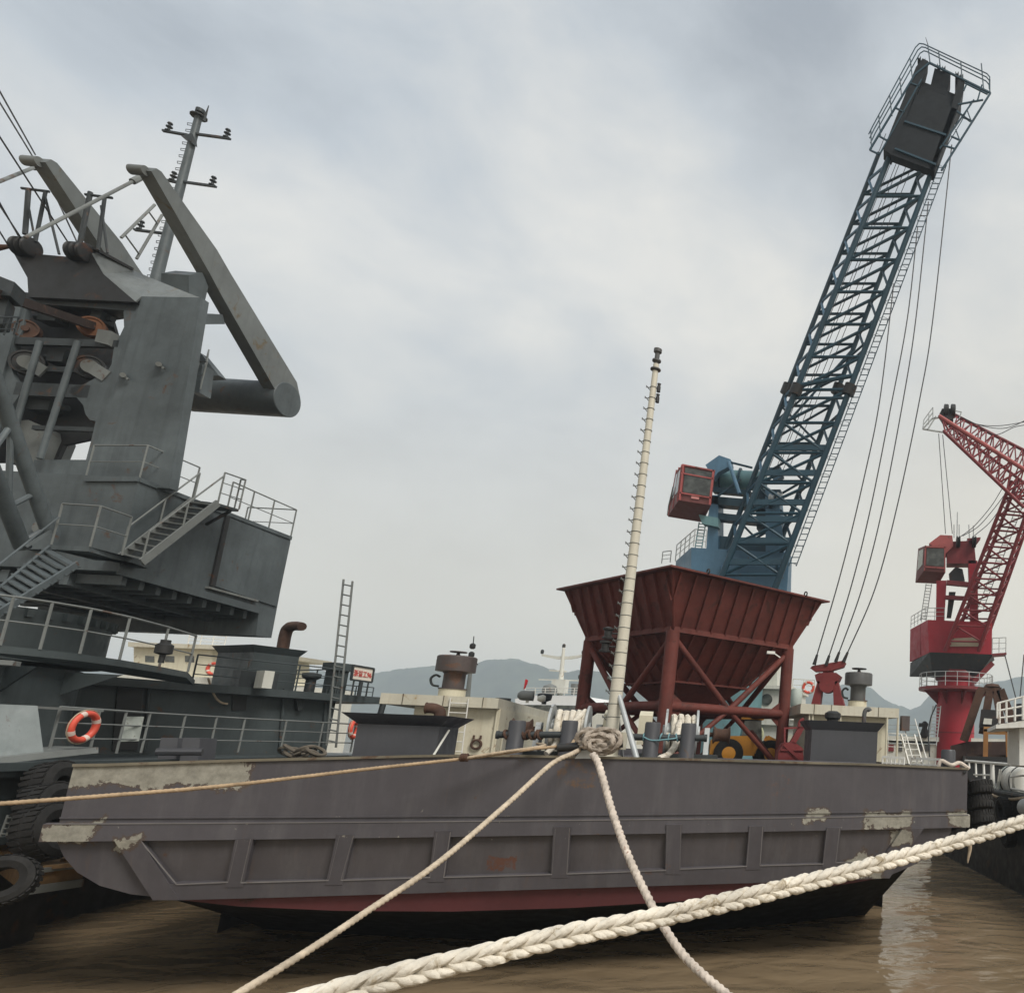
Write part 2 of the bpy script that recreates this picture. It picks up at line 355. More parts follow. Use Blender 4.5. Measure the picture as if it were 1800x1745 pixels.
hills([(-160, 1190), (0, 1182), (180, 1170), (370, 1158), (430, 1155), (520, 1170), (600, 1186), (650, 1184), (700, 1176), (760, 1170), (830, 1166), (870, 1158), (912, 1158), (950, 1172), (1000, 1181), (1030, 1176), (1090, 1188), (1160, 1200), (1300, 1214), (1420, 1225), (1560, 1252), (1640, 1290)], 1250, 260, 3)
hills([(1230, 1260), (1320, 1228), (1400, 1216), (1450, 1212), (1480, 1208), (1510, 1212), (1540, 1224), (1570, 1236), (1600, 1247), (1614, 1241), (1640, 1228), (1690, 1208), (1760, 1196), (1850, 1180), (1990, 1176)], 1500, 300, 8)

#=====BARGE=====
# ------------------------------------------------------------------ cargo barge (bow toward the camera)
BA = R(19); b_ = V((math.cos(BA), math.sin(BA), 0)); q_ = V((-math.sin(BA), math.cos(BA), 0))
B0 = U(118, 1400, 13.5); B0.z = 0
def BP(px, py, w=0.0): return PL(px, py, B0+q_*w, q_)
def loc_u(p): return (p-B0).dot(b_)
edge = [(150, 1344), (300, 1339), (430, 1335), (600, 1331), (760, 1327), (900, 1327), (1040, 1330), (1200, 1333), (1400, 1339), (1550, 1343), (1698, 1350)]
edgeP = [BP(*e_) for e_ in edge]
ulist = [loc_u(p) for p in edgeP]; zlist = [p.z for p in edgeP]
def deckz(u):
    u = min(max(u, ulist[0]), ulist[-1])
    for i in range(len(ulist)-1):
        if u <= ulist[i+1]: t = (u-ulist[i])/(ulist[i+1]-ulist[i]); return zlist[i]+(zlist[i+1]-zlist[i])*t-0.04
    return zlist[-1]-0.04
def on_deck(px, Y): # foot of something on the barge deck
    p = U(px, 1320, Y); p.z = deckz(loc_u(p))-(.5 if (p-B0).dot(q_) > 6 else 0); return p
UL, UR = loc_u(BP(104, 1446)), loc_u(BP(1700, 1400))
def BW(u, w, z): return B0+b_*u+q_*w+Z*z
barge = thing('cargo_barge', 'wide charcoal barge with ribbed raked bow, red bottom and flaking cream paint patches', 'barge', B0, BA)
zr_l, zr_r = BP(100, 1462).z, BP(1700, 1442).z   # middle of the rubbing rail
def railz(u, off=0.0):
    t = (u-UL)/(UR-UL); t2 = (loc_u(BP(850, 1452))-UL)/(UR-UL); zm = BP(850, 1455).z
    # gentle sheer through three measured points
    a0, a1, a2 = zr_l, zm, zr_r
    return a0*(t-t2)*(t-1)/((0-t2)*(0-1)) + a1*t*(t-1)/((t2)*(t2-1)) + a2*t*(t-t2)/(1-t2) + off
def hull_patch(n, l, c, cur, noise, rng, mix):
    sp = n.new('ShaderNodeSeparateXYZ'); l.new(c.outputs['Object'], sp.inputs[0])
    nz = noise(1.3, 9, 0.7, None, 0.4)
    def math_(op, a, b=None):
        x = n.new('ShaderNodeMath'); x.operation = op
        for i, q in enumerate((a, b)):
            if q is None: continue
            if isinstance(q, (int, float)): x.inputs[i].default_value = q
            else: l.new(q, x.inputs[i])
        return x.outputs[0]
    fine = noise(4.5, 8, 0.75)
    def region(u0, u1, z0, z1, soft=0.25, amt=0.7):
        wob = math_('MULTIPLY', math_('SUBTRACT', nz, 0.5), amt)
        wob2 = math_('MULTIPLY', math_('SUBTRACT', fine, 0.5), 0.5*amt)
        X = math_('ADD', math_('ADD', sp.outputs['X'], wob), wob2); Zz = math_('ADD', math_('ADD', sp.outputs['Z'], wob), wob2)
        f = math_('MULTIPLY', math_('MULTIPLY', math_('GREATER_THAN', X, u0), math_('LESS_THAN', X, u1)), math_('MULTIPLY', math_('GREATER_THAN', Zz, z0), math_('LESS_THAN', Zz, z1)))
        return f
    def at(px0, py0, px1, py1):
        p, q = BP(px0, py0), BP(px1, py1); return loc_u(p), loc_u(q), q.z, p.z
    regs = [(at(110, 1330, 425, 1385), 0.9), (at(88, 1446, 165, 1478), 0.8), (at(1518, 1428, 1598, 1452), 0.75), (at(1665, 1428, 1705, 1452), 0.5), (at(1420, 1424, 1455, 1436), 0.8),
            (at(1495, 1505, 1555, 1540), 0.9), (at(1565, 1458, 1600, 1485), 0.8), (at(210, 1472, 240, 1486), 0.7)]
    tone = mix(rng(fine, .35, .65, 0, 1), (0.18, 0.17, 0.14), (0.33, 0.315, 0.262))
    for (a, am) in regs:
        u0, u1, z0, z1 = a; cur = mix(region(u0-.05, u1+.05, z0-.05, z1+.05, amt=am), cur, (.075, .055, .045))
        cur = mix(region(*a, amt=am), cur, tone)
    # scattered paint chips along the rail and thin rusty runs below it
    zr = math_('MULTIPLY', math_('LESS_THAN', math_('ABSOLUTE', math_('SUBTRACT', sp.outputs['Z'], (zr_l+zr_r)/2+.02)), .3), rng(noise(7, 6, .7), .66, .69, 0, .8))
    cur = mix(zr, cur, tone)
    cur = mix(rng(noise(5.5, 7, .75), .715, .735, 0, .7), cur, (.17, .16, .145))
    mpr = n.new('ShaderNodeMapping'); mpr.inputs['Scale'].default_value = (5, 5, .3); l.new(c.outputs['Object'], mpr.inputs['Vector'])
    cur = mix(rng(noise(1.5, 6, .6, mpr.outputs[0]), .6, .78, 0, .45), cur, (.1, .07, .055))
    mpl = n.new('ShaderNodeMapping'); mpl.inputs['Scale'].default_value = (2.2, 2.2, .35); l.new(c.outputs['Object'], mpl.inputs['Vector'])
    cur = mix(rng(noise(1.2, 6, .65, mpl.outputs[0]), .5, .8, 0, .3), cur, (.17, .165, .165))
    def stain(a, colr, th):
        u0, u1, z0, z1 = a
        f = math_('MULTIPLY', region(u0, u1, z0, z1, amt=0.5), rng(fine, th, th+0.12, 0, 0.9)); return mix(f, cur, colr)
    cur = stain(at(855, 1505, 905, 1530), (0.11, 0.045, 0.026), 0.40)
    cur = stain(at(985, 1333, 1050, 1385), (0.13, 0.075, 0.04), 0.5)
    cur = stain(at(1085, 1515, 1180, 1535), (0.13, 0.06, 0.03), 0.55)
    cur = stain(at(1350, 1360, 1390, 1400), (0.13, 0.065, 0.045), 0.52)
    return cur
MHUL = mat('barge_charcoal', (0.074, 0.068, 0.075), 0.55, 0.13, rust=0.04, streak=0.2, bump=0.2, scale=0.8, patch=hull_patch)
MPAN = mat('barge_panel', (0.075, 0.067, 0.07), 0.6, 0.13, rust=0.06, streak=0.25, bump=0.25, scale=0.8, patch=hull_patch)
MRBT = mat('barge_bottom_red', (0.085, 0.022, 0.024), 0.6, 0.2, rust=0.2, rustcol=(0.04, 0.015, 0.012))
MDEC = mat('barge_deck', (0.1, 0.085, 0.07), 0.8, 0.3, rust=0.5)
# upper strake, deck and sides
RK = 0.16                                  # inward rake per metre of drop below the rail
us = [UL+(UR-UL)*i/40 for i in range(41)]
m = MB()
for a, c in zip(us, us[1:]):
    m.face([BW(a, 0, railz(a, -0.1)), BW(c, 0, railz(c, -0.1)), BW(c, 0, deckz(c)+0.04), BW(a, 0, deckz(a)+0.04)])
    m.face([BW(a, 0, deckz(a)+0.04), BW(c, 0, deckz(c)+0.04), BW(c, 0.1, deckz(c)+0.04), BW(a, 0.1, deckz(a)+0.04)])
    m.face([BW(a, 0.1, deckz(a)), BW(c, 0.1, deckz(c)), BW(c, 6, deckz(c)), BW(a, 6, deckz(a))])
    m.face([BW(a, 6, deckz(a)), BW(c, 6, deckz(c)), BW(c, 6.02, deckz(c)-.5), BW(a, 6.02, deckz(a)-.5)])
    m.face([BW(a, 6.02, deckz(a)-.5), BW(c, 6.02, deckz(c)-.5), BW(c, 46, deckz(c)-.5), BW(a, 46, deckz(a)-.5)])
    m.face([BW(a, 0.1, deckz(a)+0.04), BW(c, 0.1, deckz(c)+0.04), BW(c, 0.1, deckz(c)), BW(a, 0.1, deckz(a))])
# lower raked bow: outline measured below the rail
ta = math.atan(RK)
nlow = (q_*math.cos(ta)+Z*math.sin(ta)).normalized()
plow = BW(0, 0, (zr_l+zr_r)/2-0.1)
def BL(px, py): return PL(px, py, plow, nlow)
low = [(98, 1474), (112, 1505), (135, 1532), (175, 1556), (230, 1571), (300, 1579), (420, 1592), (600, 1600), (800, 1601), (1000, 1595), (1200, 1583), (1400, 1564), (1500, 1551), (1560, 1540), (1610, 1518), (1650, 1490), (1672, 1462)]
lowP = [BL(*p_) for p_ in low]
def plow_at(u, z):   # point of the raked bow at height z
    w_ = RK*(plow.z-z); return BW(u, w_, z)
for a, c in zip(us, us[1:]):
    pass
topP = [plow_at(loc_u(p), railz(min(max(loc_u(p), UL), UR), -0.1)) for p in lowP]
for i in range(len(lowP)-1):
    m.face([lowP[i], lowP[i+1], topP[i+1], topP[i]])
# underside and sides running aft
for u_, sgn, e_ in ((UL, 1, lowP[0]), (UR, -1, lowP[-1])):
    fp = [BW(u_, 0, deckz(u_)+0.04), BW(u_, 0, railz(u_)-0.1), e_, e_+q_*6, V((e_.x, e_.y, -2))+q_*6, V((e_.x, e_.y, -2))+q_*46, BW(u_, 46, deckz(u_))]
    m.face(fp if sgn > 0 else fp[::-1])
m.face([BW(UL, 46, -2), BW(UR, 46, -2), BW(UR, 46, 4), BW(UL, 46, 4)])
hull = part(m, 'hull', MHUL, barge)
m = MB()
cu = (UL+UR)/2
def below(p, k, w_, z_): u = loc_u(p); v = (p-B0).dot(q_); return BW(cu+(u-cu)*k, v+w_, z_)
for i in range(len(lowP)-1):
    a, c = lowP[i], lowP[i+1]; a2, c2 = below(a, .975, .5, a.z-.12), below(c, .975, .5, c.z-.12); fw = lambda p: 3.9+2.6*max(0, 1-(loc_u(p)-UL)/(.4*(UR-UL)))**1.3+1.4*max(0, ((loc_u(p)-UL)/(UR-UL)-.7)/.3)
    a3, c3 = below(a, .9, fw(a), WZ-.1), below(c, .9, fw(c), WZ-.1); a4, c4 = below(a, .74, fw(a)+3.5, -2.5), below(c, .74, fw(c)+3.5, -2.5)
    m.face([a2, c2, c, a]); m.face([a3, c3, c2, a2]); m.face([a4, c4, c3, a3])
part(m, 'underwater_hull', mat('underbow_shade_black', (.012, .011, .010), .8, .4, spec=.1), barge)  # near-black and shaped to paint the dark shade band below the bow
# red boot-top: the strip of the raked bow under the chine
chine = [(300, 1579), (500, 1574), (800, 1565), (1100, 1556), (1400, 1547), (1548, 1542)]
def chy(px):
    for (a, b), (c, d) in zip(chine, chine[1:]):
        if a <= px <= c: return b+(d-b)*(px-a)/(c-a)
def lowy(px):
    for (a, b), (c, d) in zip(low, low[1:]):
        if a <= px <= c: return b+(d-b)*(px-a)/(c-a)
m = MB(); off = -nlow*0.012
xs = [300+(1540-300)*i/30 for i in range(31)]
for a, c in zip(xs, xs[1:]):
    m.face([BL(a, lowy(a))+off, BL(c, lowy(c))+off, BL(c, min(chy(c), lowy(c)-0.1))+off, BL(a, min(chy(a), lowy(a)-0.1))+off])
part(m, 'bottom_strake', MRBT, barge)
# rubbing rail
m = MB()
def rail_sec(u):
    z = railz(u); return [BW(u, 0, z-0.16), BW(u, -0.1, z-0.15), BW(u, -0.1, z+0.14), BW(u, 0, z+0.16)]
uu = [UL-0.15+(UR+0.05-UL+0.15)*i/40 for i in range(41)]
for a, c in zip(uu, uu[1:]):
    A_, C_ = rail_sec(a), rail_sec(c)
    for i in range(3): m.face([A_[i+1], A_[i], C_[i], C_[i+1]])
m.face(rail_sec(uu[0])); m.face(rail_sec(uu[-1])[::-1])
part(m, 'rubbing_rail', MHUL, barge)
m = MB()
for a, c in zip(us, us[1:]): m.bar(BW(a, -0.012, railz(a)+0.24), BW(c, -0.012, railz(c)+0.24), 0.03, 0.03)
part(m, 'weld_seam', MHUL, barge)
# ribs and sills on the raked bow
def rib(p0, p1, wpx, proud=0.12):
    (x0, y0), (x1, y1) = p0, p1
    m = MB(); A_ = [BL(x0-wpx/2, y0), BL(x0+wpx/2, y0), BL(x1+wpx/2, y1), BL(x1-wpx/2, y1)]
    m.prism([p+(-nlow)*0.004 for p in A_], -nlow*proud); return m
for p0, p1, wd in (((436, 1470), (418, 1555), 31), ((612, 1463), (592, 1551), 30), ((782, 1457), (770, 1546), 28), ((990, 1450), (985, 1539), 30), ((1185, 1446), (1183, 1533), 27), ((1329, 1449), (1323, 1525), 26), ((1464, 1452), (1456, 1521), 25)):
    part(rib(p0, p1, wd), 'rib', MHUL, barge)
for p0, p1, wd in (((232, 1472), (300, 1577), 46), ((1603, 1453), (1543, 1540), 36)):
    part(rib(p0, p1, wd, 0.125), 'diagonal_rib', MHUL, barge)
m = MB(); m.prism([BL(282, 1552)-nlow*0.004, BL(318, 1548)-nlow*0.004, BL(600, 1543)-nlow*0.004, BL(1000, 1531)-nlow*0.004, BL(1300, 1519)-nlow*0.004, BL(1560, 1511)-nlow*0.004, BL(1547, 1541)-nlow*0.004, BL(1400, 1546)-nlow*0.004, BL(1100, 1555)-nlow*0.004, BL(800, 1564)-nlow*0.004, BL(500, 1573)-nlow*0.004, BL(302, 1578)-nlow*0.004], -nlow*0.11)
part(m, 'chine_sill', MHUL, barge)
# panels between ribs (weathered browner plating)
pan = [(255, 1474, 425, 1472, 408, 1546, 318, 1550), (447, 1471, 602, 1465, 583, 1543, 430, 1547), (626, 1465, 772, 1460, 760, 1538, 604, 1543), (795, 1459, 978, 1453, 972, 1533, 783, 1538), (1003, 1452, 1174, 1448, 1171, 1526, 998, 1532), (1197, 1447, 1318, 1449, 1312, 1519, 1195, 1524), (1340, 1450, 1453, 1453, 1446, 1515, 1335, 1518), (1474, 1453, 1590, 1455, 1555, 1511, 1467, 1513)]
for a in pan:
    m = MB(); pts = [BL(a[i], a[i+1])-nlow*0.006 for i in (0, 2, 4, 6)]; m.face(pts[::-1]); part(m, 'panel', MPAN, barge)
MEDGE = mat('worn_highlight_edge', (.15, .14, .138), .6, .3, rust=.2, rustcol=(.1, .07, .05))  # light bars paint highlights onto the chipped panel edges and rail top
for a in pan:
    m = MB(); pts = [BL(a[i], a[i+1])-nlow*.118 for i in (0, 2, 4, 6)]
    m.bar(pts[3], pts[2], .022, .022); m.bar(pts[0], pts[3], .016, .016); m.bar(pts[1], pts[2], .012, .012); part(m, 'panel_edge_highlight', MEDGE, barge)
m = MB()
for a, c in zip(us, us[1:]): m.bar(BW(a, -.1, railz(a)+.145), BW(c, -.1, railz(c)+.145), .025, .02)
part(m, 'rail_edge_highlight', MEDGE, barge)
# coaming lip
m = MB()
for a, c in zip(us, us[1:]): m.bar(BW(a, -0.01, deckz(a)+0.03), BW(c, -0.01, deckz(c)+0.03), 0.07, 0.05)
MLIP = mat('chipped_edge', (0.16, 0.14, 0.1), 0.7, 0.4, rust=0.5)
part(m, 'coaming', MLIP, barge)
# ------------------------------------------------------------------ grey floating-crane ship (left)
CA = R(4.5); c_ = V((math.cos(CA), math.sin(CA), 0)); d_ = V((-math.sin(CA), math.cos(CA), 0))
p0 = U(60, 1330, 15.4); p1 = U(640, 1300, 29.5); p0.z = p1.z = 0
sa = (p1-p0).normalized(); sb = V((-sa.y, sa.x, 0))     # along the ship's side, and inboard
ship = thing('grey_work_ship', 'dark grey work ship with deckhouse and railed decks beside the barge', 'ship', p0)
DZ = 3.62
m = MB(); a = p0-sa*4
m.box(V((a.x, a.y, -2))+sb*2.3, sa*26, sb*14, Z*(DZ+1.7)); part(m, 'hull', MBK, ship)  # black colour deepens the shade below the overhanging side deck
m = MB(); m.box(V((a.x, a.y, DZ-.3)), sa*26, sb*16, Z*.2); m.box(V((a.x, a.y, DZ-1.5))+sb*.25, sa*26, sb*2, Z*1.19); part(m, 'sponson_deck', MGS, ship)
m = MB()                                                 # bulwark plates and edge strip seen at the far left
for i, s in enumerate((0.2, 1.5, 2.9, 4.4, 6.0, 8.0)):
    q = p0+sa*s; m.bar(V((q.x, q.y, DZ-1.5))-sb*0.06, V((q.x, q.y, DZ-0.2))-sb*0.06, 0.12, 0.12, sa)
m.bar(p0-sa*3-sb*0.05+Z*(DZ-0.1), p0+sa*21-sb*0.05+Z*(DZ-0.1), 0.14, 0.16); m.bar(p0-sa*3-sb*0.05+Z*(DZ-1.5), p0+sa*21-sb*0.05+Z*(DZ-1.5), 0.14, 0.14)
part(m, 'hull_frame', MGS, ship)
m = MB(); m.prism([U(-30, 1236, 15.0), U(66, 1240, 15.6), U(76, 1318, 15.6), U(78, 1332, 15.6), U(-30, 1338, 15.0)], sb*1.2+V((0, 0.5, 0))); part(m, 'bulwark', mat('worn_grey_plate', (0.17, 0.195, 0.195), 0.55, 0.2, rust=0.2, streak=0.3, bump=0.2), ship)
m = MB(); m.prism([U(-30, 1334, 14.9), U(80, 1322, 15.5), U(173, 1313, 16.9), U(173, 1323, 16.9), U(80, 1333, 15.5), U(-30, 1346, 14.9)], sb*1.1+V((0, .4, 0))); part(m, 'side_platform', MGR, ship)
# deckhouse: long wall with a roof slab
wA, wB = U(150, 1190, 23.0), U(672, 1224, 31.0); rz = (wA.z+wB.z)/2
wa = V((wB.x-wA.x, wB.y-wA.y, 0)).normalized(); wb = V((-wa.y, wa.x, 0)); wl = (V((wB.x, wB.y, 0))-V((wA.x, wA.y, 0))).length
A0 = V((wA.x, wA.y, 0))-wa*3
def DP(s, t, z): return A0+wa*(s+3)+wb*t+Z*z
m = MB(); m.box(DP(-3, 0.5, DZ-0.15), wa*(wl+1.6), wb*6, Z*(rz-DZ-0.1)); part(m, 'deckhouse_wall', MGS, ship)
m = MB(); m.box(DP(-3, 0, rz-0.25), wa*(wl+3.1), wb*7, Z*0.27); part(m, 'deckhouse_roof', MGS, ship)
m = MB(); q = DP(0, 0.48, 0)
def WP(px, py, t=0.48): return PL(px, py, DP(0, t, 0), wb)
m.prism([WP(408, 1219), WP(434, 1219), WP(431, 1248), WP(407, 1248)], -wb*0.04); part(m, 'window', MBK, ship)
m = MB(); m.prism([WP(206, 1205), WP(250, 1207), WP(240, 1318), WP(196, 1318)], -wb*0.05); part(m, 'doorway', MBK, ship)
for px in (262, 500, 575):
    m = MB(); m.tube(WP(px, 1210, 0.42), WP(px-8, 1318, 0.42), 0.05); part(m, 'wall_pipe', MGS, ship)
m = MB(); pts = [WP(366, 1192, -0.05), WP(370, 1205, 0.1), WP(378, 1224, 0.2), WP(388, 1234, 0.3), WP(400, 1237, 0.3)]; m.path(spline(pts, 5), 0.035, 6); part(m, 'hanging_hose', MROPT, ship)
m = MB(); m.prism([WP(520, 1222, 0.3), WP(534, 1222, 0.3), WP(532, 1248, 0.3), WP(524, 1248, 0.3)], wb*0.2); part(m, 'wall_box', MGD, ship)
m = MB(); m.path(spline([DP(wl-0.2, 0.1, rz-0.12), DP(wl+0.1, 0.1, rz-0.15), DP(wl+0.12, 0.1, rz-0.5), DP(wl-.1, 0.1, DZ)], 5), 0.11, 8); part(m, 'drain_pipe', MGD, ship)
# upper rails
def sX(px, py): return (PL(px, py, DP(0, .15, 0), wb)-A0).dot(wa)-3
m = MB(); railing(m, [DP(s, 0.15, rz) for s in (sX(338, 1195), sX(430, 1200), sX(520, 1208), sX(590, 1213))] + [DP(sX(590, 1213), 3, rz)], 1.0, 2, 0.026, sp=1.25); part(m, 'upper_railing', MGS, ship)
# roof casing with a flared top and its exhaust, air-conditioner box, small vent box
def flared_box(bl, br, z0, z1, depth, lip=0.25):
    m = MB(); t = (V(br)-V(bl)); t.z = 0; u = t.normalized(); n_ = V((-u.y, u.x, 0)); bl = V((bl[0], bl[1], 0)); br = V((br[0], br[1], 0))
    zs = z1-(z1-z0)*0.16
    c0 = [bl, br, br+n_*depth, bl+n_*depth]; c1 = [bl-u*lip-n_*lip, br+u*lip-n_*lip, br+u*lip+n_*(depth+lip), bl-u*lip+n_*(depth+lip)]
    m.hexa([p+Z*z0 for p in c0], [p+Z*zs for p in c0]); m.hexa([p+Z*(zs+0.002) for p in c0], [p+Z*z1 for p in c1]); return m
q0, q1 = U(436, 1196, 27.6), U(517, 1200, 29.0)
part(flared_box(q0, q1, rz, U(436, 1133, 27.6).z, 2.2, 0.16), 'engine_casing', MGS, ship)
m = MB(); m.path(spline([U(497, 1140, 29.2), U(501, 1118, 29.2), U(506, 1105, 29.2), U(516, 1100, 29.1), U(531, 1101, 28.9)], 5), 0.2, 10, rf=lambda k, a: 0.2-0.004*max(0, k-12)); part(m, 'exhaust_pipe', MRUST, ship)
m = MB(); q = U(420, 1197, 26.6); m.box(V((q.x, q.y, rz)), wa*1.15, wb*0.5, Z*0.6); part(m, 'air_conditioner', MGD, ship)
m = MB(); q = U(462, 1197, 26.6); m.box(V((q.x, q.y, rz)), wa*0.3, wb*0.5, Z*0.62); part(m, 'air_conditioner_side', MSHIP, ship)
m = MB(); q = U(580, 1212, 29.4); m.box(V((q.x, q.y, rz)), wa*0.55, wb*0.5, Z*0.95); m.box(V((q.x, q.y, rz+0.951))-wa*0.1-wb*0.1, wa*0.8, wb*0.7, Z*0.3); part(m, 'roof_locker', MGS, ship)
m = MB(); q = DP(sX(553, 1211), 0.5, rz); m.lathe(q, Z, [(0.16, 0), (0.16, 0.5), (0.3, 0.6), (0.3, 0.75), (0.05, 0.8)], 14); part(m, 'vent', MGD, ship)
m = MB(); railing(m, [DP(wl-1.6, 0.15, rz), DP(wl-.3, 0.15, rz)], 0.4, 1, 0.02, sp=0.7); part(m, 'roof_end_railing', MGS, ship)
m = MB(); ladder(m, U(574, 1310, 27.6), U(604, 1018, 27.6), (U(618, 1021, 27.6)-U(604, 1018, 27.6))*1.12, 16, 0.035, 0.028); part(m, 'ladder', MGR, ship)
# lower side rails
m = MB()
rb = [U(88, 1312, 16.4), U(160, 1310, 17.6), U(250, 1312, 19.6), U(420, 1313, 23.2), U(560, 1312, 26.2), U(618, 1310, 28)]
for p in rb: p.z = DZ+0.1
railing(m, rb, 1.02, 2, 0.028, sp=1.45); part(m, 'side_railing', MGR, ship)
m = MB(); m.bar(U(66, 1243, 15.8), U(178, 1249, 17.2), 0.1, 0.05); part(m, 'handrail', MGR, ship)
m = MB()
for x0 in (283, 322):
    m.prism([U(x0, 1296, 19.2), U(x0+30, 1297, 19.4), U(x0+24, 1345, 19.4), U(x0-8, 1345, 19.2)], d_*0.5)
    m.tube(U(x0-8, 1321, 18.9), U(x0+34, 1321, 19.1), 0.09)
part(m, 'mooring_bitts', MCAS, ship)
m = MB()
for i in range(9):
    q = U(508+i*6, 1318, 24.5); q.z = DZ+0.12+0.08*math.sin(i*1.7); m.torus(q, V((math.sin(i), math.cos(i), 1.6)), 0.26, 0.05, 16, 6)
part(m, 'heaped_rope', mat('grubby_rope', (.13, .11, .085), .95, .4), ship)
# slewing pedestal, drum and ring walkway
pr = 2.3; pc = U(166, 1200, 19.3); pc = V((pc.x-pr-2.0, pc.y+0.4, 0))
pzw = U(0, 1134, 15.6).z
m = MB(); m.lathe(pc, Z, [(pr+0.3, DZ-0.1), (pr, DZ+0.6), (pr, pzw-0.1)], 40); part(m, 'pedestal', MGS, ship)
m = MB(); m.lathe(pc, Z, [(pr+0.35, pzw), (pr+0.35, pzw+1.35)], 40)
for i in range(44):
    a = 2*math.pi*i/44; e_ = V((math.cos(a), math.sin(a), 0)); m.cbox(pc+e_*(pr+0.4)+Z*(pzw+1.22), e_*0.12, e_.cross(Z)*0.13, Z*0.22)
part(m, 'slewing_drum', MGS, ship)
wr = 4.3
rim = [PZ(px, py, pzw) for px, py in ((-60, 1129), (0, 1134), (70, 1141), (140, 1149), (210, 1159), (280, 1171), (330, 1181))]
m = MB(); inner = [lerp(p, V((pc.x, pc.y, pzw)), 0.45) for p in rim]
m.prism(rim+[V((pc.x+1.5, pc.y+5, pzw))], Z*-0.16); part(m, 'ring_walkway', MGS, ship)
m = MB()
for p in rim[2::2]:
    m = MB(); e_ = V((pc.x, pc.y, 0)); g = V((p.x, p.y, 0))-e_; g.normalize(); m.prism([e_+g*pr+Z*(pzw-0.17), e_+g*(pr+1.2)+Z*(pzw-0.17), e_+g*pr+Z*(pzw-0.8)], g.cross(Z)*0.05); part(m, 'walkway_bracket', MGS, ship)
m = MB(); railing(m, rim, 1.05, 1, 0.028, sp=1.35); part(m, 'walkway_railing', MGR, ship)
m = MB(); q = U(283, 1163, 18.6); q.z = pzw; m.lathe(q, Z, [(0.06, 0), (0.06, 0.2), (0.17, 0.24), (0.17, 0.45), (0.1, 0.5), (0.1, 0.58)], 14); part(m, 'searchlight', MBK, ship)
m = MB(); m.bar(U(-20, 1163, 15.4), U(30, 1166, 15.6), 0.3, 0.1); part(m, 'pedestal_step', MGR, ship)

# life ring, notice board, sign, second ring
def life_ring(name, label, c, ax, Rr, r, group=None):
    t = thing(name, label, 'life ring', c, 0, group)
    m = MB(); m.torus(c, ax, Rr, r, 36, 10); part(m, 'ring', MRING, t)
    u, v = perp(V(ax))
    for k in range(4):
        a = k*math.pi/2+0.5; m = MB(); e_ = u*math.cos(a)+v*math.sin(a); f_ = -u*math.sin(a)+v*math.cos(a)
        m.path([c+(u*math.cos(a+x)+v*math.sin(a+x))*Rr for x in (-0.16, -0.05, 0.05, 0.16)], r*1.06, 10); part(m, 'band', MRINGW, t)
    m = MB(); m.torus(c, ax, Rr+r*1.25, 0.012, 32, 5); part(m, 'grab_line', MROPT, t)
    return t
life_ring('life_ring', 'orange red life ring hanging on the grey railing of the work ship', U(147, 1277, 16.3), V((1, .2, -.12)), 0.285, 0.066, 'life rings on the ships')
life_ring('life_ring', 'red life ring seen edge-on at the far end of the grey railing', U(622, 1281, 27.6), V((1, 0.35, 0)), 0.3, 0.075, 'life rings on the ships')
m = MB(); q = [U(221, 1259, 18.8), U(250, 1259, 19.3), U(241, 1302, 19.3), U(211, 1303, 18.8)]; m.prism(q, d_*0.05)
single(m, 'notice_board', mat('board_grey', (0.42, 0.45, 0.41), 0.6, 0.25, rust=0.2, scale=4), 'pale grey notice board fixed to the railing right of the life ring', 'board')
sb_t = thing('ship_name_board', 'white sign with red Chinese characters in a dark frame on the deckhouse roof', 'sign', U(636, 1205, 29.6))
q = [U(621, 1169, 29.4), U(657, 1175, 30.4), U(653, 1199, 30.4), U(617, 1194, 29.4)]
sx = (q[1]-q[0]).normalized(); sy = (q[0]-q[3]).normalized(); sn = sx.cross(sy).normalized()
m = MB(); m.prism(q, -sn*0.04); part(m, 'panel', MSIGN, sb_t)
m = MB()
for a, c in ((0, 1), (1, 2), (2, 3), (3, 0)): m.bar(q[a], q[c], 0.07, 0.07)
part(m, 'frame', MGD, sb_t)
m = MB()
for t in (0.15, 0.5, 0.85): p = lerp(q[3], q[2], t); m.tube(p, V((p.x, p.y, rz)), 0.07 if t == 0.5 else 0.03)
part(m, 'post', MGD, sb_t)
fc = bpy.data.curves.new('sign_text', 'FONT'); fc.body = '浙普工96'; fc.size = 1.0; fc.align_x = 'CENTER'; fc.align_y = 'CENTER'; fc.extrude = 0.012; fc.offset = 0.012
fo = bpy.data.objects.new('sign_text', fc); COL.objects.link(fo)
bpy.context.view_layer.update()
tm = bpy.data.meshes.new_from_object(fo.evaluated_get(bpy.context.evaluated_depsgraph_get()))
bpy.data.objects.remove(fo)
xs_ = [v.co.x for v in tm.vertices]; ww = max(xs_)-min(xs_); sc_ = (q[1]-q[0]).length*0.86/ww; mid = (max(xs_)+min(xs_))/2; ys_ = [v.co.y for v in tm.vertices]; midy = (max(ys_)+min(ys_))/2
ctr = (q[0]+q[1]+q[2]+q[3])/4
mt = MB(); mt.v = [ctr+sx*((v.co.x-mid)*sc_)+sy*((v.co.y-midy)*sc_*1.25)+sn*(0.012+v.co.z*0.5) for v in tm.vertices]; mt.f = [tuple(p.vertices) for p in tm.polygons]; mt.sm = [False]*len(mt.f)
part(mt, 'lettering', MSIGNR, sb_t)

